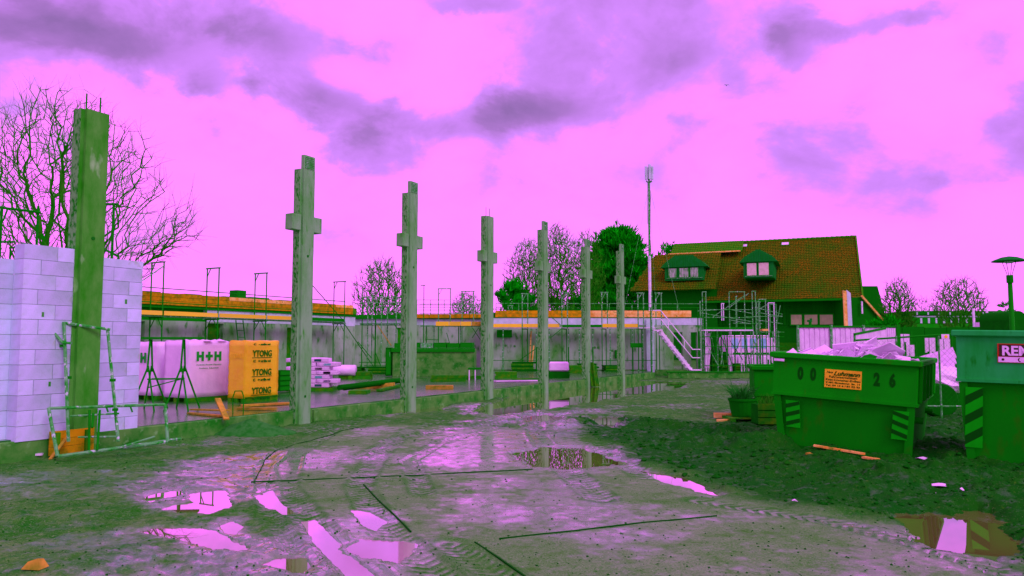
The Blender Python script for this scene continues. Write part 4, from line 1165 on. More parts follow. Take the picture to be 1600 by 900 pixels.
def clutter():
    rs = random.Random(44)
    # roof edge rails over the facing wall and the recess
    for (xa, xb, Y, pys, lab) in ((775, 1094, 38.6, (474, 480), 'row of thin roof edge rails above the facing wall'), (566, 758, 43.3, (468, 476, 484), 'row of thin roof edge rails above the recessed wall')):
        x0 = X(xa, Y); t = thing('roof_railing', lab, 'railing', (x0, Y, 0), 0); zr_ = Zp(488, Y)
        n = 9
        for k in range(n + 1):
            x = (X(xb, Y) - x0) * k / n; MB().tube((x, 0, zr_ - .1), (x, 0, Zp(pys[0], Y)), .02).build('post', M['steel'], t)
        for p in pys: MB().tube((0, 0, Zp(p, Y)), (X(xb, Y) - x0, 0, Zp(p + .8, Y)), .017).build('rail', M['steel' if p != pys[1] else 'steel_dark'], t)
    # props standing under the decks
    k = 0
    for px_, Y, bot in ((786, 37.2, .3), (838, 37.3, .3), (858, 37.2, .3), (888, 37.4, .3), (905, 37.2, .3), (926, 37.3, .3), (953, 37.2, .3), (988, 37.3, .3), (1004, 37.3, .3)):
        c = Vector((X(px_, Y), Y, 0)); zt_ = Zp(514, Y)
        t = thing('steel_prop', ('steel prop just right of the fourth column', 'steel prop left of the fifth column', 'steel prop right of the fifth column', 'thin prop between fifth and sixth column, left one', 'thin prop between fifth and sixth column, right one', 'steel prop hugging the sixth column', 'steel prop between sixth and last column', 'steel prop left of the pale pier', 'steel prop touching the pale pier')[k], 'prop', c)
        MB().tube((0, 0, bot), (0, 0, zt_ * .62), .035, 7).build('outer_tube', M['steel_dark' if k % 2 else 'steel'], t)
        MB().tube((0, 0, zt_ * .62), (0, 0, zt_), .024, 7).build('inner_tube', M['steel'], t)
        MB().box(-.08, .08, -.08, .08, bot - .02, bot).build('foot_plate', M['steel_dark'], t); k += 1
    # stacked shuttering on and below the wall foot
    spots = ((800, 37.0, 1.1, .45, 'low dark shuttering stack at the wall foot right of the fourth column'), (905, 36.6, .9, .38, 'low dark shuttering stack at the wall foot right of the fifth column'), (945, 36.5, .8, .30, 'flat dark shuttering stack left of the last column'), (655, 38.5, 1.6, .5, 'dark shuttering stack behind the concrete trough'), (575, 33.5, 1.5, .32, 'dark board stack under the scaffold tower'), (520, 34.0, 1.4, .30, 'dark board stack at the foot of the left wing'))
    for px_, Y, w, h_, lab in spots:
        t = thing('shuttering_stack', lab, 'board stack', (X(px_, Y), Y, ST), rs.uniform(-.15, .15)); n = 5
        for q in range(n): MB().box(rs.uniform(-.05, .05), w + rs.uniform(-.08, .08), 0, .6, q * h_ / n, (q + 1) * h_ / n - .008).build('board', M['wood_dark' if q % 2 else 'rubber'], t)
    # ladder and door trestle at the left wing
    t = thing('ladder', 'dark ladder leaning on the left wing behind the yellow pallet', 'ladder', OL + DV * (-7.3) - NV * .1, -RA)
    for y in (0, .38): MB().tube((0, y, .3), (-.45, y, 2.6), .025).build('rail', M['steel_dark'], t)
    for q in range(8): f = (q + .5) / 8; MB().tube((-.45 * f, 0, .3 + 2.3 * f), (-.45 * f, .38, .3 + 2.3 * f), .014, 5).build('rung', M['steel_dark'], t)
clutter()

def right_scaffold():
    Y = 36.5; x0 = X(1096, Y)
    t = thing('scaffold', 'dense tangle of scaffold tubes in front of the tiled house', 'scaffold', (x0, Y, 0), 0)
    def px(p): return X(p, Y) - x0
    def z(q): return Zp(q, Y)
    ft = [(1098, 1103.5, 456, 515, 0), (1140, 1164, 456, 515, 0), (1155, 1156, 462, 515, .5), (1135, 1138, 473, 500, .8), (1176, 1181, 455, 590, 0), (1190, 1201, 467, 590, .4), (1193, 1198, 470, 590, 1.0), (1203, 1212, 473, 590, .2), (1213, 1223, 474, 590, .9)]
    for (a, b_, top, bot, dy) in ft:
        mat = 'steel' if a not in (1203, 1135) else 'alu'
        MB().tube((px(a), dy, z(bot)), (px(a), dy, z(top)), .024).tube((px(b_), dy, z(bot)), (px(b_), dy, z(top)), .024).tube((px(a), dy, z(top)), (px(b_) + .04, dy, z(top)), .022).build('gate_frame', M[mat], t)
    for (a, ya, b_, yb) in ((1090, 486, 1140, 483), (1100, 484, 1176, 484), (1100, 496, 1176, 496.5), (1095, 489, 1176, 503), (1142, 484, 1176, 490), (1140, 500, 1172, 506), (1182, 488, 1222, 495), (1182, 500, 1222, 506), (1165, 495, 1222, 494), (1182, 481, 1222, 491), (1182, 519, 1224, 519), (1145, 505, 1190, 506)):
        MB().tube((px(a), -.05, z(ya)), (px(b_), -.05, z(yb)), .017).build('guard_rail', M['steel'], t)
    for (a, ya, b_, yb) in ((1115, 495, 1164, 462), (1214, 508, 1221, 477), (1140, 481, 1172, 458), (1182, 486, 1200, 476), (1113, 515, 1109, 528)):
        MB().tube((px(a), .1, z(ya)), (px(b_), .1, z(yb)), .018).build('brace', M['steel'], t)
    MB().box(px(1100), px(1176), -.05, .6, z(517), z(515)).build('deck_board', M['alu'], t)
    MB().box(px(1100), px(1176), -.02, .0, z(514.8), z(511)).build('toe_board', M['steel_dark'], t)
    MB().box(px(1191), px(1200), .0, .5, z(517), z(514)).build('deck_board', M['wood_pink'], t)
    rs = random.Random(12)
    for k in range(30):                         # standards and diagonals of the lower lift
        p = 1097 + 126 * (k + .5) / 30 + rs.uniform(-1.5, 1.5); dy = rs.uniform(0, 1.3)
        MB().tube((px(p), dy, .02), (px(p), dy, z(517)), rs.choice((.020, .024, .032))).build('standard', M[rs.choice(('steel_dark', 'steel', 'steel_dark', 'alu'))], t)
    for k in range(12):
        p = 1100 + rs.random() * 100; q = p + rs.choice((-1, 1)) * rs.uniform(8, 22)
        MB().tube((px(p), rs.uniform(0, 1), z(520 + rs.random() * 14)), (px(q), rs.uniform(0, 1), z(556 + rs.random() * 22)), .02).build('brace', M[rs.choice(('steel_dark', 'steel'))], t)
    for q in (526, 541, 553, 571): MB().tube((px(1096), -.03, z(q)), (px(1224), -.03, z(q + .5)), .02).build('ledger', M['steel_dark'], t)
    # white draped film
    b = MB(); n = 14; vs = []
    for i in range(n + 1):
        f = i / n; zz = z(520) * (1 - f) + z(578) * f
        for j in range(5):
            u = j / 4; w = (1105 + 1.5 * math.sin(f * 5)) + (5.5 + 1.2 * math.sin(f * 3)) * u + (3 * (1 - f) ** 3 * u)
            vs.append((px(w), .5 + .12 * math.sin(j * 2.1 + f * 3), zz))
    fs = [(i * 5 + j, i * 5 + j + 1, (i + 1) * 5 + j + 1, (i + 1) * 5 + j) for i in range(n) for j in range(4)]
    o = b.add([tuple(Vector(v) + Vector((x0, Y, 0)) - Vector((x0 + px(1108), Y + .5, 0))) for v in vs], fs).build('plastic_sheet', M['white'], None, (x0 + px(1108), Y + .5, 0), smooth=True)
    s = o.modifiers.new('thick', 'SOLIDIFY'); s.thickness = .02
    tag(o, 'white plastic sheet hanging down inside the scaffold right of the stair', 'plastic sheet')
right_scaffold()

def small_behind():
    # vehicle behind the scaffold
    Y = 42.0; x0 = X(1137, Y); L_ = X(1211, Y) - x0
    t = thing('van', 'white van with bluish windows parked behind the scaffold tubes', 'van', (x0, Y, 0), 0)
    zt = Zp(524, Y)
    prof = [(0, .35), (L_, .35), (L_, zt - .75), (L_ - .12, zt - .2), (L_ - .4, zt), (.12, zt), (0, zt - .2)]
    MB().prism(prof, 'y', 0, 1.9).build('body', M['white_flat'], t, bevel=.04)
    for k in range(4):
        a = .18 + k * (L_ - .6) / 4; f = MB().box(a, a + (L_ - .6) / 4 - .12, -.012, -.001, zt - .72, zt - .16).build('window', M['glass_blue'], t)
    for x in (.55, L_ - .6):
        w = MB().lathe([(.36, 0), (.38, .03), (.38, .2), (.36, .23)], n=16).build('wheel', M['rubber'], t, (x, .02, .38)); w.rotation_euler = (R(90), 0, 0)
    MB().box(L_ * .1, L_ * .9, -.02, -.002, 1.0, 1.12).build('trim', M['steel_dark'], t)
    # dark low wall under scaffold
    c = g(1096, 592); t = thing('low_wall', 'low dark wall running under the right scaffold', 'wall', (X(1096, 35.5), 35.5, 0), 0)
    MB().box(-1.6, 4.6, 0, .25, 0, .26).build('wall_body', M['footing'], t)
    MB().box(-1.65, 4.65, -.04, .29, .263, .31).build('coping', M['steel_dark'], t)
    # stacked material seen through the tubes
    rs = random.Random(6)
    for k in range(3):
        t = thing('crate', ('dark wooden crate beside the hanging plastic sheet', 'dark crate between plastic sheet and van', 'dark crate low behind the scaffold tubes')[k], 'crate', (X((1112, 1124, 1150)[k], 38.4), 38.4 + k * .2, 0), 0)
        MB().box(0, .45, 0, .5, .1, (1.5, 1.2, .6)[k]).build('body', M['rubber'], t, bevel=.02)
        for q in range(3): MB().box(-.02, .47, -.02, -.001, .15 + q * .3 * (1, .8, .4)[k], .30 + q * .3 * (1, .8, .4)[k]).build('slat', M['wood_dark'], t)
    Yw = 40.0
    for k, (a, b_, tp) in enumerate(((1143, 1150, 556), (1152, 1162, 555), (1172, 1178, 558), (1184, 1198, 557))):
        t = thing('block_pack', ('narrow white pack under the van windows', 'second white pack under the van windows', 'third white pack seen between the scaffold tubes', 'rightmost white pack seen between the scaffold tubes')[k], 'pack', (X(a, Yw), Yw, 0), 0)
        MB().box(0, X(b_, Yw) - X(a, Yw), 0, .5, .12, Zp(tp, Yw)).build('wrap', M['white'], t, bevel=.03)
        MB().box(0, X(b_, Yw) - X(a, Yw), 0, .5, 0, .117).build('pallet', M['wood_dark'], t)
small_behind()

# ------------------------------------------------------------------ tiled house
HR = R(22)
SD = Vector((math.sin(HR), math.cos(HR), 0)); ED = Vector((math.cos(HR), -math.sin(HR), 0))
def tiled_plane(P0, U, V, nu, nv, clip=None, mats=None, name='roof', parent=None, lift=.05):
    """pantile field: P0 eaves-left corner, U along the eaves, V up the slope; clip(u,v)->bool"""
    N_ = U.cross(V).normalized()
    if N_.z < 0: N_ = -N_
    sub = 4; vs = []; fs = []; idx = {}
    prof = [0, .75, 1.0, .55]
    b = MB()
    for j in range(nv):
        for i in range(nu):
            uc, vc = (i + .5) / nu, (j + .5) / nv
            if clip and not clip(uc, vc): continue
            base = len(vs)
            for jj, lf in ((0, lift), (1, .0)):
                for s in range(sub + 1):
                    u = (i + s / sub) / nu; v = (j + jj) / nv
                    hgt = (.045 * prof[s % 4]) + lf
                    vs.append(P0 + U * u + V * v + N_ * hgt)
            for s in range(sub): fs.append((base + s, base + s + 1, base + sub + 1 + s + 1, base + sub + 1 + s))
            # front lip
            b0 = len(vs)
            for s in range(sub + 1): vs.append(P0 + U * ((i + s / sub) / nu) + V * (j / nv) + N_ * (-.01))
            for s in range(sub): fs.append((b0 + s, b0 + s + 1, base + s + 1, base + s))
    b.add(vs, fs)
    o = b.build(name, M['tile'] if mats is None else mats, parent, fix=False)
    return o
def house():
    C_ = Vector((31.8, 68.4, 0)); L_ = 14.0
    c0 = C_ - ED * L_
    t = thing('house', 'large tiled house with two dormers and dark timber walls behind the site', 'house', c0, 0)
    o = t.location
    def W(e, s, z): return c0 + ED * e + SD * s + Vector((0, 0, z)) - o
    ze = 5.77; zr = 12.46; run = 8.97
    # walls
    def wallbox(e0, e1, s0, s1, z0, z1, name, mat):
        vs = [W(e, s, z) for z in (z0, z1) for e, s in ((e0, s0), (e1, s0), (e1, s1), (e0, s1))]
        return MB().add(vs, [(0, 3, 2, 1), (4, 5, 6, 7), (0, 1, 5, 4), (1, 2, 6, 5), (2, 3, 7, 6), (3, 0, 4, 7)]).build(name, M[mat], t)
    wallbox(.45, L_ - .45, 1.5, 16.4, 0, ze + .38, 'wall', 'dark_wall')
    # vertical boards on the front wall
    e = .5
    while e < L_ - .75:
        wallbox(e, e + .28, 1.45, 1.498, 3.35, ze + .15, 'plank', 'dark_wall'); e += .33
    wallbox(.48, L_ - .48, 1.40, 1.448, 0, 1.7, 'brick_base', 'brick_dark')
    wallbox(-.15, L_ + .08, -.16, .0, ze - .22, ze - .02, 'gutter', 'steel_dark')
    # window row
    for k, (a, b_) in enumerate(((1236, 1252.5), (1257, 1277), (1281, 1301), (1306, 1323))):
        def ex(p):
            kx = (p - 800) / F; q = c0 + SD * 1.35; return -(q.x - kx * q.y) / (ED.x - kx * ED.y)
        e0, e1 = ex(a), ex(b_); yy = (c0 + ED * e0).y + 1.25; z0, z1 = zat(507, yy), zat(492, yy)
        f = wallbox(e0 - .12, e1 + .12, 1.31, 1.39, z0 - .12, z1 + .12, 'window', 'frame_dark')
        p = wallbox(e0, e1, 1.295, 1.305, z0, z1, 'pane', 'pane_beige'); p.parent = f
    # roof planes
    U = ED * L_; V = SD * run + Vector((0, 0, zr - ze))
    tiled_plane(W(0, 0, ze), U, V, 56, 34, None, None, 'roof', t)
    vs = [W(0, 0, ze - .03), W(L_, 0, ze - .03), W(L_, run, zr - .03), W(0, run, zr - .03), W(L_, 2 * run, ze - .03), W(0, 2 * run, ze - .03)]
    MB().add(vs, [(0, 1, 2, 3), (3, 2, 4, 5), (1, 4, 2), (0, 3, 5)]).build('roof_underlay', M['tile_dark'], t, fix=False)
    b = MB(); n = 30
    for k in range(n): b.tube(W(L_ * k / n, run, zr + .08), W(L_ * (k + 1) / n + .02, run, zr + .06), .17, 6, .14)
    b.build('ridge_tiles', M['tile_dark'], t)
    for e_, nm in ((L_ + .03, 'verge'), (-.03, 'verge')):
        b = MB(); b.bar(W(e_, 0, ze + .02), W(e_, run, zr + .06), .14, .32); b.bar(W(e_, run, zr + .06), W(e_, 2 * run, ze), .14, .32); b.build(nm, M['tile_dark'], t)
    # gable side wall and lower white bargeboard on the right
    vs = [W(L_ - .45, 1.5, ze), W(L_ - .45, 16.4, ze), W(L_ - .45, run, zr - .6)]
    MB().add(vs, [(0, 1, 2)]).build('gable', M['dark_wall'], t)
    # side roof falling away to the right of the right gable
    # skylights
    for (p, q) in ((1162, 385), (1227, 382)):
        f_ = (zat(q, 50) and 0)
        # intersect the pixel ray with the roof plane
        d = ray(p, q); P0 = W(0, 0, ze) + o; nrm = U.cross(V).normalized(); tt = (P0 - Vector((0, 0, EYE))).dot(nrm) / d.dot(nrm)
        h = Vector((0, 0, EYE)) + d * tt - o; vn = V.normalized()
        N_ = nrm if nrm.z > 0 else -nrm
        c = h + N_ * .12
        fr = MB().add([c + ED * a * .42 + vn * b_ * .30 + N_ * k for k in (-.12, 0) for a, b_ in ((-1, -1), (1, -1), (1, 1), (-1, 1))], [(0, 3, 2, 1), (4, 5, 6, 7), (0, 1, 5, 4), (1, 2, 6, 5), (2, 3, 7, 6), (3, 0, 4, 7)]).build('skylight', M['frame_dark'], t)
        MB().add([c + ED * a * .34 + vn * b_ * .23 + N_ * .006 for a, b_ in ((-1, -1), (1, -1), (1, 1), (-1, 1))], [(0, 1, 2, 3)]).build('pane', M['white_flat'], fr)
    # dormers
    def dormer(parent, orig, cx_px, wpx, top, eav, wtop, wbot, sill, panes, Yd, flat, panemat):
        k = (cx_px - 800) / F
        cx = k * Yd; cz = lambda q: zat(q, Yd)
        base = Vector((cx, Yd, 0))
        u = Yd / F
        def Q(dx, s, z): return base + ED * dx * u / ED.x + SD * s + Vector((0, 0, z)) - orig
        hw = wpx / 2
        d = MB()
        # front face with trapezoid gable
        pr = [(-hw, cz(sill)), (hw, cz(sill)), (hw, cz(wtop)), (-hw, cz(wtop))]
        n = len(pr); vs = [Q(a, 0, b_) for a, b_ in pr] + [Q(a, 4.9, b_) for a, b_ in pr]
        dm = d.add(vs, [(0, 1, 2, 3), (0, 4, 5, 1), (1, 5, 6, 2), (2, 6, 7, 3), (3, 7, 4, 0)]).build('dormer', M['fascia_green'], parent)
        gp = [(-hw - 6, cz(wtop) - .02), (hw + 6, cz(wtop) - .02), (hw - 2, cz(wtop) + (cz(top) - cz(wtop)) * .45), (flat, cz(top)), (-flat, cz(top)), (-hw + 2, cz(wtop) + (cz(top) - cz(wtop)) * .45)]
        n = len(gp); vs = [Q(a, -.18, b_) for a, b_ in gp] + [Q(a, 5.5, b_) for a, b_ in gp]
        MB().add(vs, [(k, (k + 1) % n, n + (k + 1) % n, n + k) for k in range(n)] + [tuple(range(n - 1, -1, -1)), tuple(range(n, 2 * n))]).build('dormer_gable', M['fascia_green'], dm)
        x = -hw + 3
        k_ = 0
        while x < hw - 2:                          # cladding boards on the gable
            zt_ = cz(top) - abs(x) / (hw + 6) * (cz(top) - cz(wtop)) * .9 - .12
            if zt_ > cz(wtop) + .05:
                MB().add([Q(x + a, -.181 - dd, z_) for dd in (0, .02) for a, z_ in ((0, cz(wtop)), (2.6, cz(wtop)), (2.6, zt_), (0, zt_))], [(0, 3, 2, 1), (4, 5, 6, 7), (0, 1, 5, 4), (1, 2, 6, 5), (2, 3, 7, 6), (3, 0, 4, 7)]).build('board', M['fascia_green'], dm)
            x += 3.1
        # window
        for (a, b_) in panes:
            fr = MB().add([Q(x_, -.03 - dd, z_) for dd in (0, .04) for x_, z_ in ((a - 1, cz(wbot) - .05), (b_ + 1, cz(wbot) - .05), (b_ + 1, cz(wtop + 2) + .03), (a - 1, cz(wtop + 2) + .03))], [(0, 3, 2, 1), (4, 5, 6, 7), (0, 1, 5, 4), (1, 2, 6, 5), (2, 3, 7, 6), (3, 0, 4, 7)]).build('window_frame', M['frame_dark'], dm)
            MB().add([Q(x_, -.075, z_) for x_, z_ in ((a, cz(wbot)), (b_, cz(wbot)), (b_, cz(wtop + 2)), (a, cz(wtop + 2)))], [(0, 1, 2, 3)]).build('window_pane', M[panemat], dm)
        MB().add([Q(x_, -.1 + s_, z_) for s_ in (0, .1) for x_, z_ in ((-hw + 2, cz(wbot) - .12), (hw - 2, cz(wbot) - .12), (hw - 2, cz(wbot) - .06), (-hw + 2, cz(wbot) - .08))], [(0, 3, 2, 1), (4, 5, 6, 7), (0, 1, 5, 4), (1, 2, 6, 5), (2, 3, 7, 6), (3, 0, 4, 7)]).build('window_sill', M['steel'], dm)
    dormer(t, o, 1187, 42, 390, 408, 409, 430, 434, ((-16, -3), (0.5, 14)), 70.8, 2.5, 'pane_pink')
    # ---- left wing of the house: lower and set back
    c1 = Vector((xat(985, 76), 76, 0)); 
    t2 = thing('house', 'lower tiled wing of the house with a wide dormer, left of the big roof', 'house', c1, 0)
    L2 = 8.36
    def W2(e, s, z): return ED * e + SD * s + Vector((0, 0, z))
    z_e = zat(455, 76); z_t = zat(400, 81.3)
    U2 = ED * L2; V2 = SD * 5.47 + Vector((0, 0, z_t - z_e))
    tiled_plane(W2(0, 0, z_e), U2, V2, 34, 22, lambda u, v: u * L2 > v * 1.52, None, 'roof', t2)
    MB().add([W2(0, 0, z_e - .03), W2(L2, 0, z_e - .03), W2(L2, 5.47, z_t - .03), W2(1.52, 5.47, z_t - .03)], [(0, 1, 2, 3)]).build('roof_underlay', M['tile_dark'], t2, fix=False)
    MB().add([W2(0, 0, z_e - .04), W2(1.52, 5.47, z_t - .04), W2(1.52, 12.2, z_t - .04), W2(0, 15.2, z_e - .04)], [(0, 1, 2, 3)]).build('hip_roof', M['tile_dark'], t2, fix=False)
    # upper tier
    zu = zat(387, 86.6)
    tiled_plane(W2(2.9, 6.7, z_t + .18), ED * 7.45, SD * 2.43 + Vector((0, 0, zu - z_t - .18)), 30, 6, None, M['tile_dark'], 'upper_roof', t2)
    MB().bar(W2(2.75, 6.5, z_t + .15), W2(10.2, 6.5, z_t + .18), .18, .13).build('gutter', M['wood_pink'], t2)
    MB().add([W2(2.9, 6.7, z_t + .12), W2(10.35, 6.7, z_t + .12), W2(10.35, 9.13, zu - .04), W2(2.9, 9.13, zu - .04), W2(2.9, 12.2, z_t), W2(10.35, 12.2, z_t)], [(0, 1, 2, 3), (3, 2, 5, 4), (0, 3, 4)]).build('roof_underlay', M['tile_dark'], t2, fix=False)
    vs = [W2(e, s, z) for z in (0, z_e + .05) for e, s in ((.45, .9), (L2, .9), (L2, 14.4), (.45, 14.4))]
    MB().add(vs, [(0, 3, 2, 1), (4, 5, 6, 7), (0, 1, 5, 4), (1, 2, 6, 5), (2, 3, 7, 6), (3, 0, 4, 7)]).build('wall', M['dark_wall'], t2)
    dormer(t2, Vector(t2.location), 1070, 56, 399, 418, 417, 433, 438, ((-22, -11), (-6.5, 6), (9, 20)), 74.8, 13, 'pane')
    # ---- neighbour behind on the right
    Yn = 76.0; xn = xat(1338, Yn)
    t3 = thing('house', 'plain dark gabled house showing right of the big tiled roof', 'house', (xn, Yn, 0), 0)
    w = xat(1373, Yn) - xn; zt_ = zat(447, Yn)
    MB().prism([(0, 0), (w + .76, 0), (w + .76, zat(497, Yn)), (w, zt_), (0, zt_)], 'y', 0, 9).build('roof', M['dark_wall'], t3)
    # porch roof with pale bargeboard falling to the right
    Yp = 66.9
    p0 = at(1346, 462, Yp); p1 = at(1384, 505, Yp)
    t4 = thing('porch', 'dark lean-to with pale sloping bargeboard at the right end of the house', 'lean-to', (p0.x, Yp, 0), 0)
    dx = p1.x - p0.x
    MB().prism([(-.9, 0), (dx - .15, 0), (dx - .15, p1.z - .15), (0, p0.z - .18), (-.9, p0.z - .18)], 'y', .2, 6).build('wall', M['dark_wall'], t4)
    MB().bar((0, 0, p0.z), (dx, 0, p1.z), .15, .15).build('bargeboard', M['wood_pink'], t4)
    MB().bar((0, 3, p0.z - .08), (dx, 3, p1.z - .08), 5.8, .09).build('roof', M['tile_dark'], t4)
    MB().tube((.0, -.05, zat(490, Yp)), (.0, -.05, zat(471, Yp)), .075).build('lamp_tube', M['alu'], t4)
house()

# ------------------------------------------------------------------ antenna mast
def mast():
    Y = 44.5; c = at(1016, 485, Y)
    t = thing('antenna_mast', 'tall thin antenna mast with panel head above the conifer', 'mast', (c.x, Y, 0), 0)
    def z(q): return zat(q, Y)
    MB().tube((0, 0, 0), (0, 0, z(400)), .085, 8).build('lower_tube', M['alu'], t)
    MB().tube((0, 0, z(400)), (.03, 0, z(285)), .075, 8, .065).build('upper_tube', M['steel'], t)
    MB().path([(.10, -.02, z(400)), (.02, -.05, z(350)), (.10, -.02, z(310)), (.06, 0, z(286))], .018, 4).build('cable', M['rubber'], t)
    MB().path([(-.08, -.02, z(350)), (-.10, -.05, z(320)), (-.05, 0, z(286))], .014, 4).build('cable', M['rubber'], t)
    MB().tube((.03, 0, z(285)), (.05, 0, z(257)), .05, 6).build('spigot', M['steel_dark'], t)
    for k, (dx, dy) in enumerate(((-.15, -.05), (.05, -.16), (.22, -.03), (.04, .14))):
        MB().box(dx - .07, dx + .07, dy - .04, dy + .04, z(281), z(260 + (k == 1) * -2)).build('antenna_panel', M['band'], t, bevel=.02)
    for k in range(4):
        a = k * math.pi / 2 + .5; MB().tube((.03, 0, z(286)), (.03 + .22 * math.cos(a), .22 * math.sin(a), z(283)), .03, 5).build('bracket', M['steel_dark'], t)
    for a in (1.2, 3.6, 5.6):
        MB().tube((.03, 0, z(290)), (1.9 * math.cos(a), 1.9 * math.sin(a), 3.4), .008, 3).build('guy_wire', M['steel'], t)
mast()

# ------------------------------------------------------------------ street lamp
def lamp():
    Y = 22.0; c = at(1581, 500, Y)
    t = thing('street_lamp', 'street lamp with wide saucer hood above the faded skip', 'street lamp', (c.x, Y, 0), 0)
    def z(q): return zat(q, Y)
    MB().tube((0, 0, 0), (0, 0, z(440)), .085, 12, .06).build('post', M['steel_dark'], t, smooth=True)
    MB().tube((0, 0, z(442)), (0, 0, z(430)), .09, 12).build('collar', M['steel_dark'], t)
    for k in range(4):
        a = k * math.pi / 2 + .6
        MB().tube((.06 * math.cos(a), .06 * math.sin(a), z(430)), (.19 * math.cos(a), .19 * math.sin(a), z(408)), .009, 5).build('stay', M['steel_dark'], t)
    r_ = .45; z0 = z(408.5)
    MB().lathe([(.02, .0), (r_, .0), (r_, .015), (r_ * .8, .06), (r_ * .45, .12), (.02, .15)], (0, 0, z0), 28).build('hood', M['fascia_green'], t, smooth=False)
    MB().lathe([(.10, -.05), (.12, 0)], (0, 0, z0), 12).build('lamp_glass', M['band'], t)
lamp()

# ------------------------------------------------------------------ skips
def skip(name, label, corner, fd, sd, w, L_, H, zseam, tilt, mats, plates):
    """corner = bottom front-left; fd along the front, sd along the side"""
    ang = math.atan2(fd.y, fd.x)
    t = thing(name, label, 'skip', corner, ang); t.rotation_euler = (0, tilt, ang)
    up, lowm = mats
    ins = .05; tap = .10
    # upper ring walls (hollow)
    b = MB(); th = .03
    b.box(0, w, 0, th, zseam, H).box(0, w, L_ - th, L_, zseam, H).box(0, th, th, L_ - th, zseam, H).box(w - th, w, th, L_ - th, zseam, H)
    b.build('upper_body', up, t, bevel=.006)
    # lower tapered hopper
    x0, x1, y0, y1 = ins, w - ins, ins, L_ - ins
    vs = [(x0, y0, zseam), (x1, y0, zseam), (x1, y1, zseam), (x0, y1, zseam), (x0 + tap, y0 + .03, .03), (x1 - tap * .35, y0 + .03, .03), (x1 - tap * .35, y1 - .3, .03), (x0 + tap, y1 - .3, .03)]
    MB().add(vs, [(0, 1, 5, 4), (1, 2, 6, 5), (2, 3, 7, 6), (3, 0, 4, 7), (4, 5, 6, 7)]).build('lower_body', lowm, t)  # darker material carries the shade of the inward slope
    MB().box(-.012, w + .012, -.02, -.001, zseam - .03, zseam + .012).box(w + .001, w + .02, 0, L_, zseam - .03, zseam + .012).build('seam_lip', up, t)
    # rim tube
    r = MB(); rr = .055
    r.box(-rr, w + rr, -rr, rr * .4, H - .01, H + .075).box(-rr, w + rr, L_ - rr * .4, L_ + rr, H - .01, H + .075).box(-rr, rr * .4, rr * .4 + .002, L_ - rr * .4 - .002, H - .01, H + .075).box(w - rr * .4, w + rr, rr * .4 + .002, L_ - rr * .4 - .002, H - .01, H + .075)
    r.build('rim', up, t, bevel=.014)
    for k in range(5):
        y = .25 + k * (L_ - .5) / 4
        MB().box(w + .001, w + .05, y - .04, y + .04, zseam + .014, H - .012).build('rib', up, t, bevel=.01)
    for (xx, e) in ((x0 + .02, 1), (x1 - .02, -1)):
        MB().bar((xx + e * (tap * .9 if e > 0 else tap * .25), y0 - .0, .03), (xx, y0 - .03, zseam - .035), .10, .05, up=(0, 1, 0)).build('corner_post', lowm, t)
    MB().box(x0 + .15, x1 - .05, y0 + .02, y1 - .35, -.02, .028).build('runner', M['rubber'], t)
    for yy in (.5, L_ - .6): MB().tube((w - .06, yy, zseam - .25), (w + .05, yy, zseam - .25), .05, 10).build('lifting_pin', M['steel_dark'], t)
    # warning stripe plates
    for (xc, lean) in plates:
        zz0, zz1 = .30, zseam - .10; wdt = .20
        pl = MB(); off = y0 - .062
        xa = xc + lean
        def PX(u, v): return (xc + lean * (1 - v) + (u - .5) * wdt, off + .02 * (1 - v), zz0 + (zz1 - zz0) * v)
        plate = MB().add([PX(0, 0), PX(1, 0), PX(1, 1), PX(0, 1)] + [tuple(Vector(PX(u, v)) + Vector((0, .012, 0))) for u, v in ((0, 0), (1, 0), (1, 1), (0, 1))],
                         [(0, 1, 2, 3), (7, 6, 5, 4), (0, 4, 5, 1), (1, 5, 6, 2), (2, 6, 7, 3), (3, 7, 4, 0)]).build('stripe_plate', M['stripe_l'], t)
        sgn = 1 if xc < w / 2 else -1
        for k in range(3):
            v0 = .04 + k * .33
            a0, a1 = (v0, v0 + .17) if sgn > 0 else (v0 + .17, v0)
            q = [PX(0, a0), PX(1, a1), PX(1, min(1, a1 + .15)), PX(0, min(1, a0 + .15))]
            MB().add([tuple(Vector(p) + Vector((0, -.003, 0))) for p in q], [(0, 1, 2, 3)]).build('stripe', M['stripe'], plate)
    return t
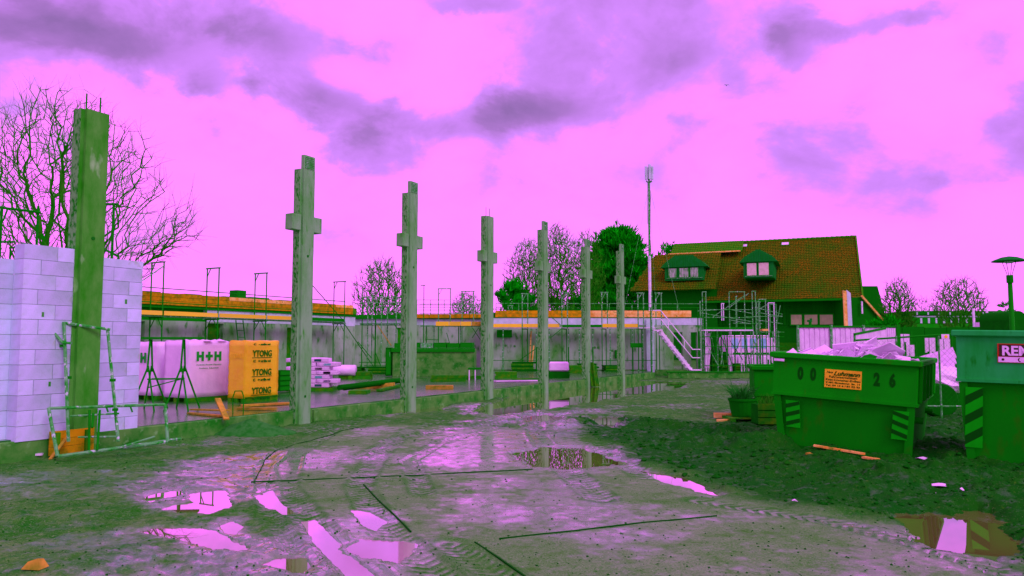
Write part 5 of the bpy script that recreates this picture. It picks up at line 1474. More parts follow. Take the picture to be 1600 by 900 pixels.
def skips():
    fd = Vector((.84, -.54, 0)).normalized(); sd = Vector((.54, .84, 0)).normalized()
    cr = Vector((5.58, 10.6, 0)); w = 1.95; c = cr - fd * w + Vector((0, 0, .085)); H = 1.34
    t = skip('skip', 'green skip heaped with plasterboard and lettered 00 26', c, fd, sd, w, 3.0, H, .80, R(3.6), (M['skip_green'], M['skip_dark']), ((.30, .02), (1.76, -.02)))
    for x, ch in ((.36, '0'), (.54, '0'), (1.40, '2'), (1.60, '6')):
        me = text_mesh(ch, .24, bold=.014); me.materials.clear(); me.materials.append(M['stripe'])
        o = bpy.data.objects.new('stencil_digit', me); COL.objects.link(o); o.parent = t; o.location = (x, -.002, 1.035); o.rotation_euler = (R(90), 0, 0); o.scale = (.62, 1, 1)
    pl = MB().box(.74, 1.24, -.012, -.001, .945, 1.21).build('name_plate', M['orange_plate'], t)
    def tx(s, size, x, z, wd, sh=0, bold=.001): return lettering(s, size, M['stripe'], pl, (x, -.014, z), (R(90), 0, 0), bold, wd, sh, ext=.0008)
    tx('Luhmann', .085, .86, 1.128, .36, .4, .003); tx('Hans', .045, .765, 1.155, .09, .3)
    tx('Fuhrunternehmen', .044, .80, 1.090, .38); tx('Kran-Container-Erdbau', .042, .757, 1.048, .465); tx('21493 Elmenhorst  Str. 14', .034, .757, 1.008, .465); tx('Tel. 04 15 6 / 81 02 93', .036, .757, .966, .465)
    MB().box(.02, .17, -.07, -.056, 1.28, 1.315).build('label_strip', M['white_flat'], t)
    # what is in the skip
    def inside(x, y, z):
        m = Matrix.Translation(t.location) @ t.rotation_euler.to_matrix().to_4x4(); return m @ Vector((x, y, z))
    rs = random.Random(14)
    p = inside(w / 2, 1.5, 1.26)
    fill = MB(); n = 14; m_ = 18; vs = []
    for j in range(m_ + 1):
        for i in range(n + 1):
            x = -w / 2 + .05 + (w - .1) * i / n; y = -1.45 + 2.9 * j / m_
            vs.append((x, y, rs.uniform(-.03, .05) + .03 * math.sin(i * .9) - (.1 if i in (0, n) or j in (0, m_) else 0)))
    fs = [(j * (n + 1) + i, j * (n + 1) + i + 1, (j + 1) * (n + 1) + i + 1, (j + 1) * (n + 1) + i) for j in range(m_) for i in range(n)]
    o = fill.add(vs, fs).build('rubble', M['white_flat'], None, p, fix=False); o.rotation_euler = t.rotation_euler
    tag(o, 'pale broken board rubble filling the green skip', 'rubble', None, 'stuff')
    places = ['left', 'middle', 'right']
    for k in range(46):
        x = .1 + (w - .2) * rs.random(); y = .06 + 2.2 * rs.random() ** 1.3
        hgt = 1.34 + .22 * math.exp(-((x - 1.15) / .55) ** 2) * rs.random() + .02
        c = inside(x, y, hgt)
        nn = rs.choice((4, 4, 5)); rad = min(rs.uniform(.10, .30), max(.06, min(x, w - x, y) - .01))
        pts = [(rad * math.cos(2 * math.pi * (i + rs.random() * .5) / nn) * rs.uniform(.7, 1.2), rad * .8 * math.sin(2 * math.pi * (i + rs.random() * .5) / nn) * rs.uniform(.7, 1.2)) for i in range(nn)]
        o = MB().prism(pts, 'z', 0, .014).build('board_offcut', M['white_flat'], None, c)
        o.rotation_euler = (rs.uniform(-.8, .8), rs.uniform(-.6, .6), rs.uniform(0, 6))
        tag(o, 'broken white plasterboard offcut lying on the heap in the green skip', 'board', 'plasterboard offcuts heaped in the green skip')
    # second skip, faded, cut by the picture edge
    fd2 = fd; sd2 = sd
    c2 = Vector((6.0, 10.3, -.06)); H2 = 1.79
    t2 = skip('skip', 'faded green skip with red framed letter sign at the right edge', c2, fd2, sd2, 3.2, 1.9, H2, 1.20, R(1.2), (M['skip_grey'], M['skip_dark']), ((.20, -.02),))
    s = .50
    sg = MB().box(s - .03, s + .87, -.016, -.001, 1.44, 1.69).build('sign', M['sign_red'], t2)
    MB().box(s - .012, s + .85, -.019, -.017, 1.522, 1.678).build('sign_field', M['sign_black'], sg)
    MB().box(s - .022, s + .862, -.020, -.0172, 1.447, 1.516).build('sign_strip', M['white_flat'], sg)
    lettering('REMONDIS', .172, M['white_flat'], sg, (s + .015, -.021, 1.540), (R(90), 0, 0), .006, .82)
    lettering('04 31 / 88 88 0', .070, M['sign_black'], sg, (s + .29, -.0215, 1.458), (R(90), 0, 0), .003, .54)
    MB().lathe([(.016, 0), (.016, .002)], n=10).build('bolt', M['sign_black'], sg, (s + .03, -.0205, 1.482)).rotation_euler = (R(90), 0, 0)
    # handset symbol
    ph = MB()
    for k in range(6):
        a = R(130 + k * 24); ph.box(s + .225 + .026 * math.cos(a) - .006, s + .225 + .026 * math.cos(a) + .006, -.0215, -.0205, 1.482 + .024 * math.sin(a) - .006, 1.482 + .024 * math.sin(a) + .006)
    ph.build('phone_symbol', M['sign_black'], sg)
    for (x, ch) in ((1.0, '0'), (1.2, '4')):
        me = text_mesh(ch, .2, bold=.004); me.materials.clear(); me.materials.append(M['stripe'])
        o = bpy.data.objects.new('stencil_digit', me); COL.objects.link(o); o.parent = t2; o.location = (x, .018, .62); o.rotation_euler = (R(90), 0, 0)
    # dark skip behind
    c3 = Vector((xat(1180, 16), 16.0, 0))
    t3 = skip('skip', 'small dark skip standing behind the green one', c3 - Vector((.05, 0, 0)), Vector((.97, -.24, 0)), Vector((.24, .97, 0)), 1.5, 1.6, zat(573, 16) - .06, .55, 0, (M['skip_dark'], M['skip_dark']), ())
skips()

# ------------------------------------------------------------------ plants, litter, planks on the right
def right_bits():
    c = g(1160, 657); c.z = ground_z(c.x, c.y)
    t = thing('plant_pot', 'round dark tub of dry grass standing on a pallet left of the green skip', 'plant tub', c)
    MB().lathe([(.22, .09), (.27, .40), (.29, .41), (.29, .46), (.255, .46), (.25, .42)], n=18).build('tub', M['pot'], t)
    rs = random.Random(9)
    b = MB()
    for k in range(230):
        a = rs.random() * 6.28; r0 = .20 * rs.random() ** .5; lean = rs.uniform(0.05, .22); hh = rs.uniform(.15, .36)
        p = Vector((r0 * math.cos(a), r0 * math.sin(a), .42)); m_ = p + Vector((math.cos(a) * lean * .5, math.sin(a) * lean * .5, hh * .65)); q = m_ + Vector((math.cos(a) * lean * .8, math.sin(a) * lean * .8, hh * .35))
        b.tube(p, m_, .007, 3, .005, cap=False); b.tube(m_, q, .005, 3, .001, cap=False)
    b.build('foliage', M['grass'], t, fix=False)
    for (dx, dz) in ((-.26, .92), (.14, .85), (.19, .62)):
        MB().tube((dx * .4, 0, .42), (dx, 0, dz), .009, 4, .004).build('stem', M['grass'], t)
    # pallet below and blocks beside
    t = thing('pallet', 'dark flat pallet under the plant tub', 'pallet', (c.x - .35, c.y - .40, c.z - .01))
    for k in range(5): MB().box(0, 1.15, k * .18, k * .18 + .13, .07, .088).build('plank', M['wood_dark'], t)
    for x in (0, .52, 1.05): MB().box(x, x + .1, .0, .85, .0, .068).build('bearer', M['wood_dark'], t)
    o = g(1117, 655); o.z = ground_z(o.x, o.y)
    tag(MB().box(0, .42, 0, .10, .02, .12).build('timber_end', M['wood_pink'], None, o), 'short pale timber with sawn end lying left of the plant tub', 'timber')
    o = g(1121, 659); o.z = ground_z(o.x, o.y)
    tag(MB().box(0, .30, 0, .08, .0, .05).build('timber_end', M['wood_pink'], None, o), 'thin pale batten just below the sawn timber end', 'timber')
    o = g(1177, 660); o.z = ground_z(o.x, o.y) + .05
    tag(MB().box(0, .14, 0, .08, .05, .16).build('timber_end', M['wood_pink'], None, o), 'small pale timber block right of the plant tub', 'timber')
    o = g(1203, 668); o.z = ground_z(o.x, o.y)
    t = thing('crate', 'dark crate topped by withered plants between tub and green skip', 'crate', o - Vector((.12, -.3, 0)))
    for k in range(3): MB().box(0, .5, 0, .02, .02 + k * .14, .14 + k * .14).build('slat', M['wood_dark'], t)
    MB().box(0, .5, .021, .45, .02, .40).build('body', M['rubber'], t)
    b = MB()
    for k in range(60):
        a = rs.random() * 6.28; p = Vector((.1 + .3 * rs.random(), .1 + .25 * rs.random(), .40)); b.tube(p, p + Vector((math.cos(a) * .09, math.sin(a) * .06, rs.uniform(.08, .22))), .008, 3, .002, cap=False)
    b.build('foliage', M['twig'], t, fix=False)
    # planks before the green skip
    for (a, b_, w, hgt, mt, lab) in (((1272, 716), (1352, 722), .06, .055, 'wood_pink', 'bright plank edge lying in front of the green skip'), ((1262, 720), (1340, 730), .10, .02, 'wood', 'brown plank lying below the bright one in front of the green skip'), ((1350, 723), (1372, 728), .07, .04, 'wood_pink', 'short broken plank end right of the bright plank')):
        p = g(*a); q = g(*b_); p.z = ground_z(p.x, p.y); q.z = ground_z(q.x, q.y)
        tag(MB().bar((0, 0, hgt), q - p + Vector((0, 0, hgt)), w, .025).build('plank', M[mt], None, p), lab, 'plank')
    # litter
    lit = [(1443, 722, .16, 'torn white paper on the mud just right of the green skip'), (1466, 762, .20, 'crumpled pale sheet on the mud before the faded skip'),
           (1462, 770, .08, 'thin white scrap beside the crumpled pale sheet'), (1242, 793, .06, 'small white scrap at the edge of the slab'),
           (1504, 784, .05, 'slim white splinter above the deep puddle')]
    for px, py, r_, lab in lit:
        o = g(px, py); o.z = ground_z(o.x, o.y) + .012
        r_ *= .62; n = 7; pts = [(r_ * math.cos(2 * math.pi * k / n) * rs.uniform(.5, 1.1), r_ * .8 * math.sin(2 * math.pi * k / n) * rs.uniform(.4, 1.1)) for k in range(n)]
        b = MB(); vs = [(x, y, rs.uniform(0, .03)) for x, y in pts] + [(0, 0, .035)]
        b.add(vs, [(k, (k + 1) % n, n) for k in range(n)]); ob = b.build('paper_scrap', M['white_flat'], None, o, fix=False)
        s_ = ob.modifiers.new('thick', 'SOLIDIFY'); s_.thickness = .004
        tag(ob, lab, 'litter')
right_bits()

# ------------------------------------------------------------------ fences and far things on the right
def white_fence():
    Y = 24.0; a = at(1247, 510, Y); b_ = at(1400, 511, Y)
    t = thing('site_fence', 'white ribbed sheet fence behind the green skip', 'fence', (a.x, Y, 0))
    L_ = b_.x - a.x; H = zat(510.5, Y)
    n = int(L_ / .16); vs = []; fs = []; b = MB()
    for k in range(n):
        x = L_ * k / n; b.box(x + .03, x + .13, -.02, .0, .15, H - .05)
    b.box(0, L_, .001, .012, .12, H - .03)
    b.build('sheet', M['white_flat'], t)
    for x in (-.03, L_ * .33, L_ * .66, L_): MB().tube((x, -.05, 0), (x, -.05, H + .05), .045, 8).build('post', M['steel'], t)
    MB().tube((0, -.04, H), (L_, -.04, H), .035).build('top_rail', M['steel_dark'], t)
    # diagonal section coming forward, white boards with dark posts
    Y2 = 20.0; p = at(1334, 524, Y2); q = at(1382, 512, 22.5)
    t = thing('site_fence', 'slanting white board fence with dark posts above the skip heap', 'fence', (p.x, Y2, 0))
    d = Vector((q.x - p.x, q.y - p.y, 0)); n = 26
    b = MB()
    for k in range(n):
        f = k / n; z1 = 1.62 + (.22 + .20 * f); c = d * f
        b.box(c.x, c.x + d.length / n * .7, c.y, c.y + .02, .4, z1)
        if k % 5 == 0: MB().tube((c.x, c.y - .04, 0), (c.x, c.y - .04, z1 + .05), .03).build('post', M['steel_dark'], t)
    b.build('boards', M['white_flat'], t)
    MB().bar((0, -.05, 1.86), (d.x, d.y - .05, 2.07), .05, .06).build('top_rail', M['steel_dark'], t)
    # white panel upright
    Y3 = 22.8; a = at(1383, 513, Y3)
    t = thing('site_barrier', 'upright white panel between two dark posts right of the slanting fence', 'panel', (a.x, Y3, 0))
    w = xat(1399, Y3) - a.x
    for k in range(5): MB().box(k * w / 5 + .01, (k + 1) * w / 5 - .01, 0, .03, .5, zat(513, Y3)).build('board', M['white_flat'], t)
    for x in (-.05, w + .08): MB().box(x - .05, x + .05, -.02, .05, 0, zat(508, Y3)).build('post', M['steel_dark'], t)
    # mesh fence in front: horizontal tube and wire net
    Y4 = 16.0; p = at(1334, 532, Y4); q = at(1490, 521, Y4)
    t = thing('mesh_fence', 'wire mesh fence with thin top tube between the two skips', 'fence', (p.x, Y4, 0))
    L_ = q.x - p.x + .6
    MB().tube((0, 0, p.z), (L_, 0, q.z + .03), .022).build('top_tube', M['steel_dark'], t)
    for x in (0.02, L_ * .33, L_ * .66): MB().tube((x, 0, 0), (x, 0, p.z + .1), .022).build('post', M['steel'], t)
    MB().tube((0, 0, .32), (L_, 0, .30), .018).build('bottom_tube', M['steel'], t)
    b = MB(); z0, z1 = .32, p.z; step = .115; hgt = z1 - z0
    x = -hgt
    while x < L_:
        for s_ in (1, -1):
            a0 = x if s_ > 0 else x + hgt; a1 = x + hgt if s_ > 0 else x
            u0, u1 = (a0, a1)
            pa = Vector((u0, .01 * s_, z0)); pb = Vector((u1, .01 * s_, z1))
            dd = pb - pa
            ts = sorted((max(0, min(1, (0 - pa.x) / dd.x)), max(0, min(1, (L_ - pa.x) / dd.x))))
            if ts[1] - ts[0] > .02: b.tube(pa + dd * ts[0], pa + dd * ts[1], .0018, 3, cap=False)
        x += step
    b.build('wire_net', M['steel_dark'], t, fix=False)
    # little sign on the fence
    o = at(1478, 526, 15.9); t = thing('fence_sign', 'small white sign with yellow round mark on the fence tube', 'sign', o)
    MB().box(-.09, .07, 0, .01, -.05, .05).build('plate', M['white_flat'], t); MB().lathe([(.035, 0), (.035, .004)], n=12).build('mark', M['yellow'], t, (.0, -.001, 0)).rotation_euler = (R(90), 0, 0)
    # white signs/tarps behind
    for (x0, x1, y0, y1, Y_, lab) in ((1407, 1421, 522, 552, 27, 'tall white barrier panel just right of the post'), (1417, 1428, 539, 560, 26, 'low white ladder-like barrier above the skip corner'), (1446, 1461, 528, 551, 25, 'white hanging tarp in the dark gap between the skips'), (1469, 1484, 530, 553, 25, 'second white hanging tarp close to the faded skip')):
        a = at(x0, y1, Y_); w = xat(x1, Y_) - a.x
        t = thing('barrier', lab, 'panel', (a.x, Y_, 0))
        n = 5; zt_ = zat(y0, Y_); zb = a.z
        b = MB()
        for k in range(n): b.box(k * w / n, (k + 1) * w / n - .01, .02 * math.sin(k * 1.9), .02 * math.sin(k * 1.9) + .02, zb + .05 * math.sin(k * 2.3), zt_)
        b.build('cloth', M['white_flat'], t)
        MB().tube((-.04, 0, 0), (-.04, 0, zt_ + .1), .03).build('post', M['steel_dark'], t); MB().tube((w + .04, 0, 0), (w + .04, 0, zt_ + .1), .03).build('post', M['steel_dark'], t)
    # heap of film and boards between the skips
    rs = random.Random(21)
    names = ['uppermost long pale board of the heap between the skips', 'second pale board of the heap between the skips', 'third pale board sloping down the heap between the skips', 'pale board sticking out to the left of the heap', 'lowest pale board of the heap between the skips']
    for k in range(5):
        p = at(1446 + rs.uniform(-8, 6), 566 + k * 8, 20 - k * .2); q = at(1492, 550 + k * 10 + rs.uniform(-3, 3), 19.6 - k * .2)
        tag(MB().bar((0, 0, 0), q - p, .35, .04, up=(0, -1, .8)).build('pale_board', M['white_flat'], None, p), names[k], 'board')
    c = at(1472, 590, 19.0); t = thing('film_bale', 'bulging bale of white film lying between the skips', 'bale', (c.x, 19.0, 0))
    b = MB(); n = 12; vs = []
    for j in range(9):
        ph = math.pi * j / 8
        for k in range(n):
            a = 2 * math.pi * k / n; r_ = 1 + .12 * math.sin(3 * a + j) + .08 * math.cos(5 * a - j * 2)
            vs.append((.62 * r_ * math.sin(ph) * math.cos(a), .4 * r_ * math.sin(ph) * math.sin(a), .72 + .34 * math.cos(ph) * r_))
    fs = [(j * n + k, j * n + (k + 1) % n, (j + 1) * n + (k + 1) % n, (j + 1) * n + k) for j in range(8) for k in range(n)]
    b.add(vs, fs).build('film', M['white'], t, smooth=False)
    MB().box(-.6, .6, -.3, .3, 0, .38).build('bearer', M['rubber'], t)
    c = g(1458, 642); t = thing('cable_drum', 'dark round drum standing behind the mesh fence', 'drum', (xat(1453, 17.2), 17.2, 0))
    dr = MB().lathe([(.34, 0), (.37, .03), (.37, .35), (.34, .38)], n=28).build('drum_body', M['rubber'], t, (0, 0, .36)); dr.rotation_euler = (R(90), 0, 0)
    h_ = MB().lathe([(.14, 0), (.14, .02)], n=14).build('hub', M['steel_dark'], t, (0, -.001, .36)); h_.rotation_euler = (R(90), 0, 0)
    # timber post on the house side (white/pink tall board)
    Y5 = 30.0; a = at(1327, 512, Y5)
    t = thing('tall_board', 'tall board with pink edge standing up behind the white fence', 'board', (a.x, Y5, 0))
    MB().prism([(-.16, 0), (-.02, 0), (-.06, zat(455, Y5)), (-.20, zat(454, Y5))], 'y', 0, .05).build('edge', M['wood_pink'], t)
    MB().prism([(-.015, 0), (.17, 0), (.10, zat(458, Y5)), (-.055, zat(453, Y5))], 'y', .0, .06).build('face', M['band'], t)
    # person like silhouette above the fence? a small dark valve post
    Y6 = 25.5; a = at(1266, 508, Y6); t = thing('hydrant_post', 'small dark two-headed post in front of the house windows', 'post', (a.x, Y6, 0))
    MB().tube((0, 0, 0), (0, 0, zat(503, Y6)), .05, 8).build('stem', M['steel_dark'], t)
    MB().tube((-.03, 0, zat(503, Y6)), (-.03, 0, zat(500, Y6)), .075, 8).tube((.03, 0, zat(503, Y6)), (.03, 0, zat(497.5, Y6)), .04, 8).build('head', M['fascia_green'], t)
white_fence()

def far_right():
    Y = 70.0; a = at(1425, 510, Y); w = xat(1562, Y) - a.x
    t = thing('long_building', 'long flat building with a window band far behind the skips', 'building', (a.x, Y, 0))
    zt_ = zat(486, Y); zb = zat(512, Y)
    MB().box(0, w, 0, 8, 0, zt_ - .35).build('wall', M['far_wall'], t)
    MB().box(-.2, w + .2, -.25, 8.2, zt_ - .34, zt_).build('roof', M['dark_wall'], t)
    MB().box(0, w, -.06, -.002, zat(495.5, Y), zat(493.5, Y)).build('band', M['band'], t)
    n = 11
    for k in range(n):
        x = .3 + k * (w - .4) / n
        f = MB().box(x, x + (w - .4) / n * .62, -.05, -.003, zat(505, Y), zat(497, Y)).build('window', M['frame_dark'], t)
        MB().box(x + (w - .4) / n * .66, x + (w - .4) / n * .92, -.055, -.003, zat(505, Y), zat(497, Y)).build('panel', M['band'], t)
    for k in range(8):
        MB().box(.3 + k * w / 8, .42 + k * w / 8, -.3, -.26, zat(492, Y), zat(488, Y)).build('fascia_post', M['band'], t)
    # dark hedge bank between
    t = thing('hoarding', 'long low dark hoarding behind the fences on the right', 'hoarding', (xat(1340, 34), 34, 0))
    x = 0; L_ = xat(1640, 34) - xat(1340, 34)
    k = 0
    while x < L_:
        MB().box(x, x + .98, 0, .06, 0, zat(512 - (k % 3) * .7, 34)).build('panel', M['dark_wall'], t); x += 1.0; k += 1
    # white posts
    for p, lab in ((1522, 'left one of two thin white posts before the far building'), (1543, 'right one of two thin white posts before the far building')):
        c = at(p, 508, 40); tag(MB().tube((0, 0, 0), (0, 0, zat(482 if p == 1522 else 483, 40)), .06, 8).build('white_post', M['alu'], None, (c.x, 40, 0)), lab, 'post')
    # parasols / stalls
    for (p, top, wd, Y_, mt, lab) in ((1563, 484, 24, 38, 'steel_dark', 'flat dark parasol beside the lamp post'), (1567, 497, 22, 36, 'umbrella', 'teal striped parasol low beside the lamp post')):
        c = at(p, 510, Y_); t = thing('parasol', lab, 'parasol', (c.x, Y_, 0)); u = Y_ / F
        zt_ = zat(top, Y_); r_ = wd * u / 2
        MB().lathe([(r_, -.22 if mt == 'steel_dark' else -.5), (r_, -.20 if mt == 'steel_dark' else -.47), (.03, 0)], (0, 0, zt_), 8).build('canopy', M[mt], t)
        MB().tube((0, 0, 0), (0, 0, zt_), .03, 6).build('pole', M['alu'], t)
    Y_ = 37.0; c = at(1556, 510, Y_); t = thing('market_stall', 'small white stall front beneath the parasols', 'stall', (c.x, Y_, 0))
    MB().box(-.3, 1.1, .3, 1.2, 0, zat(503, Y_)).build('counter', M['white_flat'], t); MB().box(-.3, 1.1, .25, .29, zat(500, Y_), zat(498, Y_)).build('shelf', M['steel_dark'], t)
    for x in (-.28, 1.05): MB().box(x, x + .05, .25, .3, 0, zat(490, Y_)).build('leg', M['alu'], t)
    # domed dark thing at right edge
    Y_ = 30; c = at(1592, 510, Y_); t = thing('tank_trailer', 'dark round-topped container behind the lamp post', 'container', (c.x, Y_, 0))
    r_ = 13 * Y_ / F; zc = zat(500, Y_)
    MB().prism([(r_ * math.cos(math.pi * k / 14), zc + .002 + r_ * 1.1 * math.sin(math.pi * k / 14)) for k in range(15)], 'y', 0, 2.0).build('barrel', M['dark_wall'], t)
    MB().box(-r_, r_, 0, 1.98, 0, zc).build('base', M['rubber'], t)
    # bird
    t = thing('bird', 'small gull gliding high in the sky', 'bird', at(1135, 133, 55))
    b = MB(); u = 55 / F
    b.tube((-.02, -.12, -.03), (.02, .10, -.03), .035, 6, .02); b.build('body', M['bird'], t)
    for s_ in (-1, 1):
        MB().add([(0, -.05, 0), (0, .05, 0), (s_ * 2.6 * u, .05, 1.0 * u), (s_ * 2.6 * u, -.04, 1.0 * u), (s_ * 4.8 * u, .03, -.4 * u), (0, -.05, -.02), (s_ * 2.6 * u, -.04, .7 * u)], [(0, 1, 2, 3), (3, 2, 4), (0, 3, 6, 5), (3, 4, 6)]).build('wing', M['bird'], t, fix=False)
far_right()

# ------------------------------------------------------------------ trees
class TreeB:
    """collects tapered limbs as prisms with few sides; numpy free but cheap"""
    def __init__(s, seed): s.r = random.Random(seed); s.t = MB(); s.c = MB()
    def seg(s, p, q, r0, r1, fine):
        (s.c if fine else s.t).tube(p, q, r0, 3 if r0 < .03 else (4 if r0 < .08 else 7), r1, cap=False)
    def grow(s, p, d, L_, r, lev, maxlev, kids, spread, up, minr, gnarl=.18):
        rs = s.r; n = 4 if lev < 2 else 3
        step = L_ / n; pts = [p.copy()]; dirs = [d.copy()]
        rr = r
        for i in range(n):
            dd = d + Vector((rs.uniform(-1, 1), rs.uniform(-1, 1), rs.uniform(-1, 1))) * gnarl + Vector((0, 0, up * .12))
            d = dd.normalized(); q = p + d * step
            r2 = max(minr, r * (1 - .62 * (i + 1) / n))
            s.seg(p, q, rr, r2, lev >= 2); p = q; rr = r2; pts.append(p.copy()); dirs.append(d.copy())
        if lev >= maxlev: return
        for k in range(kids[lev]):
            f = (.22 if lev else .0) + (.78 if lev else 1) * (k + rs.random() * .8) / kids[lev]; f = min(f, .999)
            i = min(n - 1, int(f * n)); b = pts[i].lerp(pts[i + 1], f * n - i)
            a = dirs[i + 1]; side = a.cross(Vector((rs.uniform(-1, 1), rs.uniform(-1, 1), rs.uniform(-1, 1))))
            if side.length < .05: continue
            side.normalize(); sp_ = spread * rs.uniform(.65, 1.25)
            nd = (a * math.cos(sp_) + side * math.sin(sp_) + Vector((0, 0, up * .25))).normalized()
            s.grow(b, nd, L_ * rs.uniform(.45, .72) * (1.1 - .35 * f), max(minr, r * (.55 - .25 * f)), lev + 1, maxlev, kids, spread, up, minr, gnarl)
def bare_tree(name, label, base, height, seed, stems=1, stem_frac=.35, kids=(6, 6, 5, 4), spread=.75, up=.5, r0=.2, minr=.008, maxlev=4, lean=None, gnarl=.16, group=None, cat='tree', fit=None):
    T = TreeB(seed); rs = T.r
    t = thing(name, label, cat, base, 0, group)
    for k in range(stems):
        a = 2 * math.pi * (k + rs.random() * .5) / stems
        d = Vector((math.cos(a) * .32, math.sin(a) * .32, 1)) if stems > 1 else Vector((0, 0, 1))
        if lean is not None: d = d + Vector(lean)
        d.normalize()
        p = Vector((math.cos(a), math.sin(a), 0)) * (r0 * .8 if stems > 1 else 0)
        if stems == 1:
            q = p + d * height * stem_frac * .6; T.t.tube(p, q, r0 * 1.2, 8, r0, cap=False); p = q
        T.grow(p, d, height * (.62 if stems == 1 else .72), r0, 0, maxlev, kids, spread, up, minr, gnarl)
    if fit:                                      # natural size given as half widths left / right and height
        allv = T.t.v + T.c.v
        mx = sorted(v[0] for v in allv); my = sorted(v[1] for v in allv); mz = sorted(v[2] for v in allv)[-max(2, len(allv) // 150)]
        q = len(mx) // 400; kl = fit[0] / -mx[q]; kr = fit[1] / mx[-q - 1]; ky = (fit[0] + fit[1]) / (my[-q - 1] - my[q]); kz = fit[2] / mz
        for b in (T.t, T.c): b.v = [(x * (kl if x < 0 else kr), y * ky, z * kz) for x, y, z in b.v]
    T.t.build('trunk', M['bark'], t, fix=False); T.c.build('crown', M['twig'], t, fix=False)
    return t
def venation(name, label, px, Y, l, r_, top, zlow, N_, stems, rmin, seed, shape, r0, boughs=()):
    """bare tree grown by joining every twig tip to the nearest limb that already stands"""
    rs = np.random.RandomState(seed); base = Vector((xat(px, Y, 537), Y, 0))
    rl = (px - l) * Y / F; rr = (r_ - px) * Y / F; H = zat(top, Y); ry = (rl + rr) / 2
    nodes = [np.array((0., 0., 0.))]; par = [-1]; plen = [0.]
    def add(p, q):
        nodes.append(np.array(p, float)); par.append(q); plen.append(plen[q] + float(np.linalg.norm(nodes[-1] - nodes[q]))); return len(nodes) - 1
    def chain(q, p, step=.45, wob=.035):
        a = nodes[q]; d = np.array(p) - a; n = max(1, int(np.linalg.norm(d) / step)); last = q
        for i in range(1, n + 1):
            f = i / n; w = rs.randn(3) * wob * (1 if i < n else 0)
            sag = np.array((0, 0, -.10 * np.linalg.norm(d) * f * (1 - f))) * (1 if d[2] < np.linalg.norm(d) * .6 else -.2)
            last = add(a + d * f + w * np.linalg.norm(d) * .6 + sag, last)
        return last
    fork = add((0, 0, .3 if stems > 1 else max(.4, zlow * .6)), 0)
    for k in range(stems):
        a = 2 * math.pi * (k + rs.rand() * .5) / stems; sp_ = .22 if stems > 1 else 0
        p = (math.cos(a) * sp_ * ry * 1.0, math.sin(a) * sp_ * ry, zlow + (H - zlow) * .42)
        chain(fork, p, .5, .02)
    for (dy, z0, bx, by) in boughs:
        q = add((.6, dy, z0 * .8), fork); tgt = ((bx - px) * Y / F, dy - .6, zat(by, Y)); e = chain(q, tgt, .45, .03)
    tips = []
    c = np.array((0, 0, zlow + (H - zlow) * (.5 if shape == 'round' else .42)))
    while len(tips) < N_:
        v = rs.uniform(-1, 1, 3)
        d = np.linalg.norm(v)
        if d > 1 or (d < .45 and rs.rand() < .6): continue
        x = v[0] * (rl if v[0] < 0 else rr); y = v[1] * ry
        if v[2] > 0: z = c[2] + v[2] * (H - c[2])
        else: z = c[2] + v[2] * (c[2] - zlow)
        if shape == 'fan':
            f = (z - zlow) / (H - zlow); lim = .30 + .80 * min(1, f * 1.6)
            if math.hypot(v[0], v[1]) > lim: continue
        lump = .88 + .12 * math.sin(4 * math.atan2(v[1], v[0]) + 3 * v[2]) ; x *= lump; y *= lump
        tips.append((x, y, z))
    for (dy, z0, bx, by) in boughs:
        for k in range(N_ // 14):
            f = rs.rand() ** .7; ex = (bx - px) * Y / F
            tips.append((ex * (.25 + .78 * f) + rs.randn() * .2, dy - .6 * f + rs.randn() * .5, (z0 * .8 + (zat(by, Y) - z0 * .8) * f) + abs(rs.randn()) * .55 - .15))
    tips.sort(key=lambda t_: (t_[0] ** 2 + t_[1] ** 2 + (t_[2] - zlow * .7) ** 2))
    arr = np.zeros((N_ * 24 + 400, 3)); pl = np.zeros(len(arr)); m_ = len(nodes); arr[:m_] = nodes; pl[:m_] = plen
    for tp in tips:
        t_ = np.array(tp); dd = arr[:m_] - t_
        dist = np.sqrt((dd ** 2).sum(1)) + np.maximum(0, dd[:, 2]) * .8 + .5 * pl[:m_]
        q = int(dist.argmin()); chain(q, t_, .55, .022)
        k = len(nodes); 
        if k > len(arr) - 30: break
        arr[m_:k] = nodes[m_:k]; pl[m_:k] = plen[m_:k]; m_ = k
    n = len(nodes); cnt = np.zeros(n); haskid = np.zeros(n, bool)
    for i in range(n - 1, 0, -1):
        if not haskid[i]: cnt[i] += 1
        cnt[par[i]] += cnt[i]; haskid[par[i]] = True
    tot = cnt[0]; rad = rmin + (r0 - rmin) * (cnt / tot) ** .52
    T = MB(); C_ = MB()
    for i in range(1, n):
        big = rad[i] > r0 * .28; b = T if big else C_
        b.tube(nodes[par[i]], nodes[i], min(rad[par[i]], rad[i] * 1.35), 3 if rad[i] < .03 else (4 if rad[i] < .07 else 7), rad[i], cap=False)
        if cnt[i] <= 2:
            for k in range(2):
                d = nodes[i] - nodes[par[i]]; L_ = np.linalg.norm(d) + 1e-6; e = d / L_ + rs.randn(3) * .55 + np.array((0, 0, .25)); e /= np.linalg.norm(e)
                C_.tube(nodes[i], nodes[i] + e * rs.uniform(.18, .5) * max(.8, ry / 3), rmin * .85, 3, rmin * .45, cap=False)
    t = thing(name, label, 'tree', base)
    T.build('trunk', M['bark'], t, fix=False); C_.build('crown', M['twig'], t, fix=False)
    return t
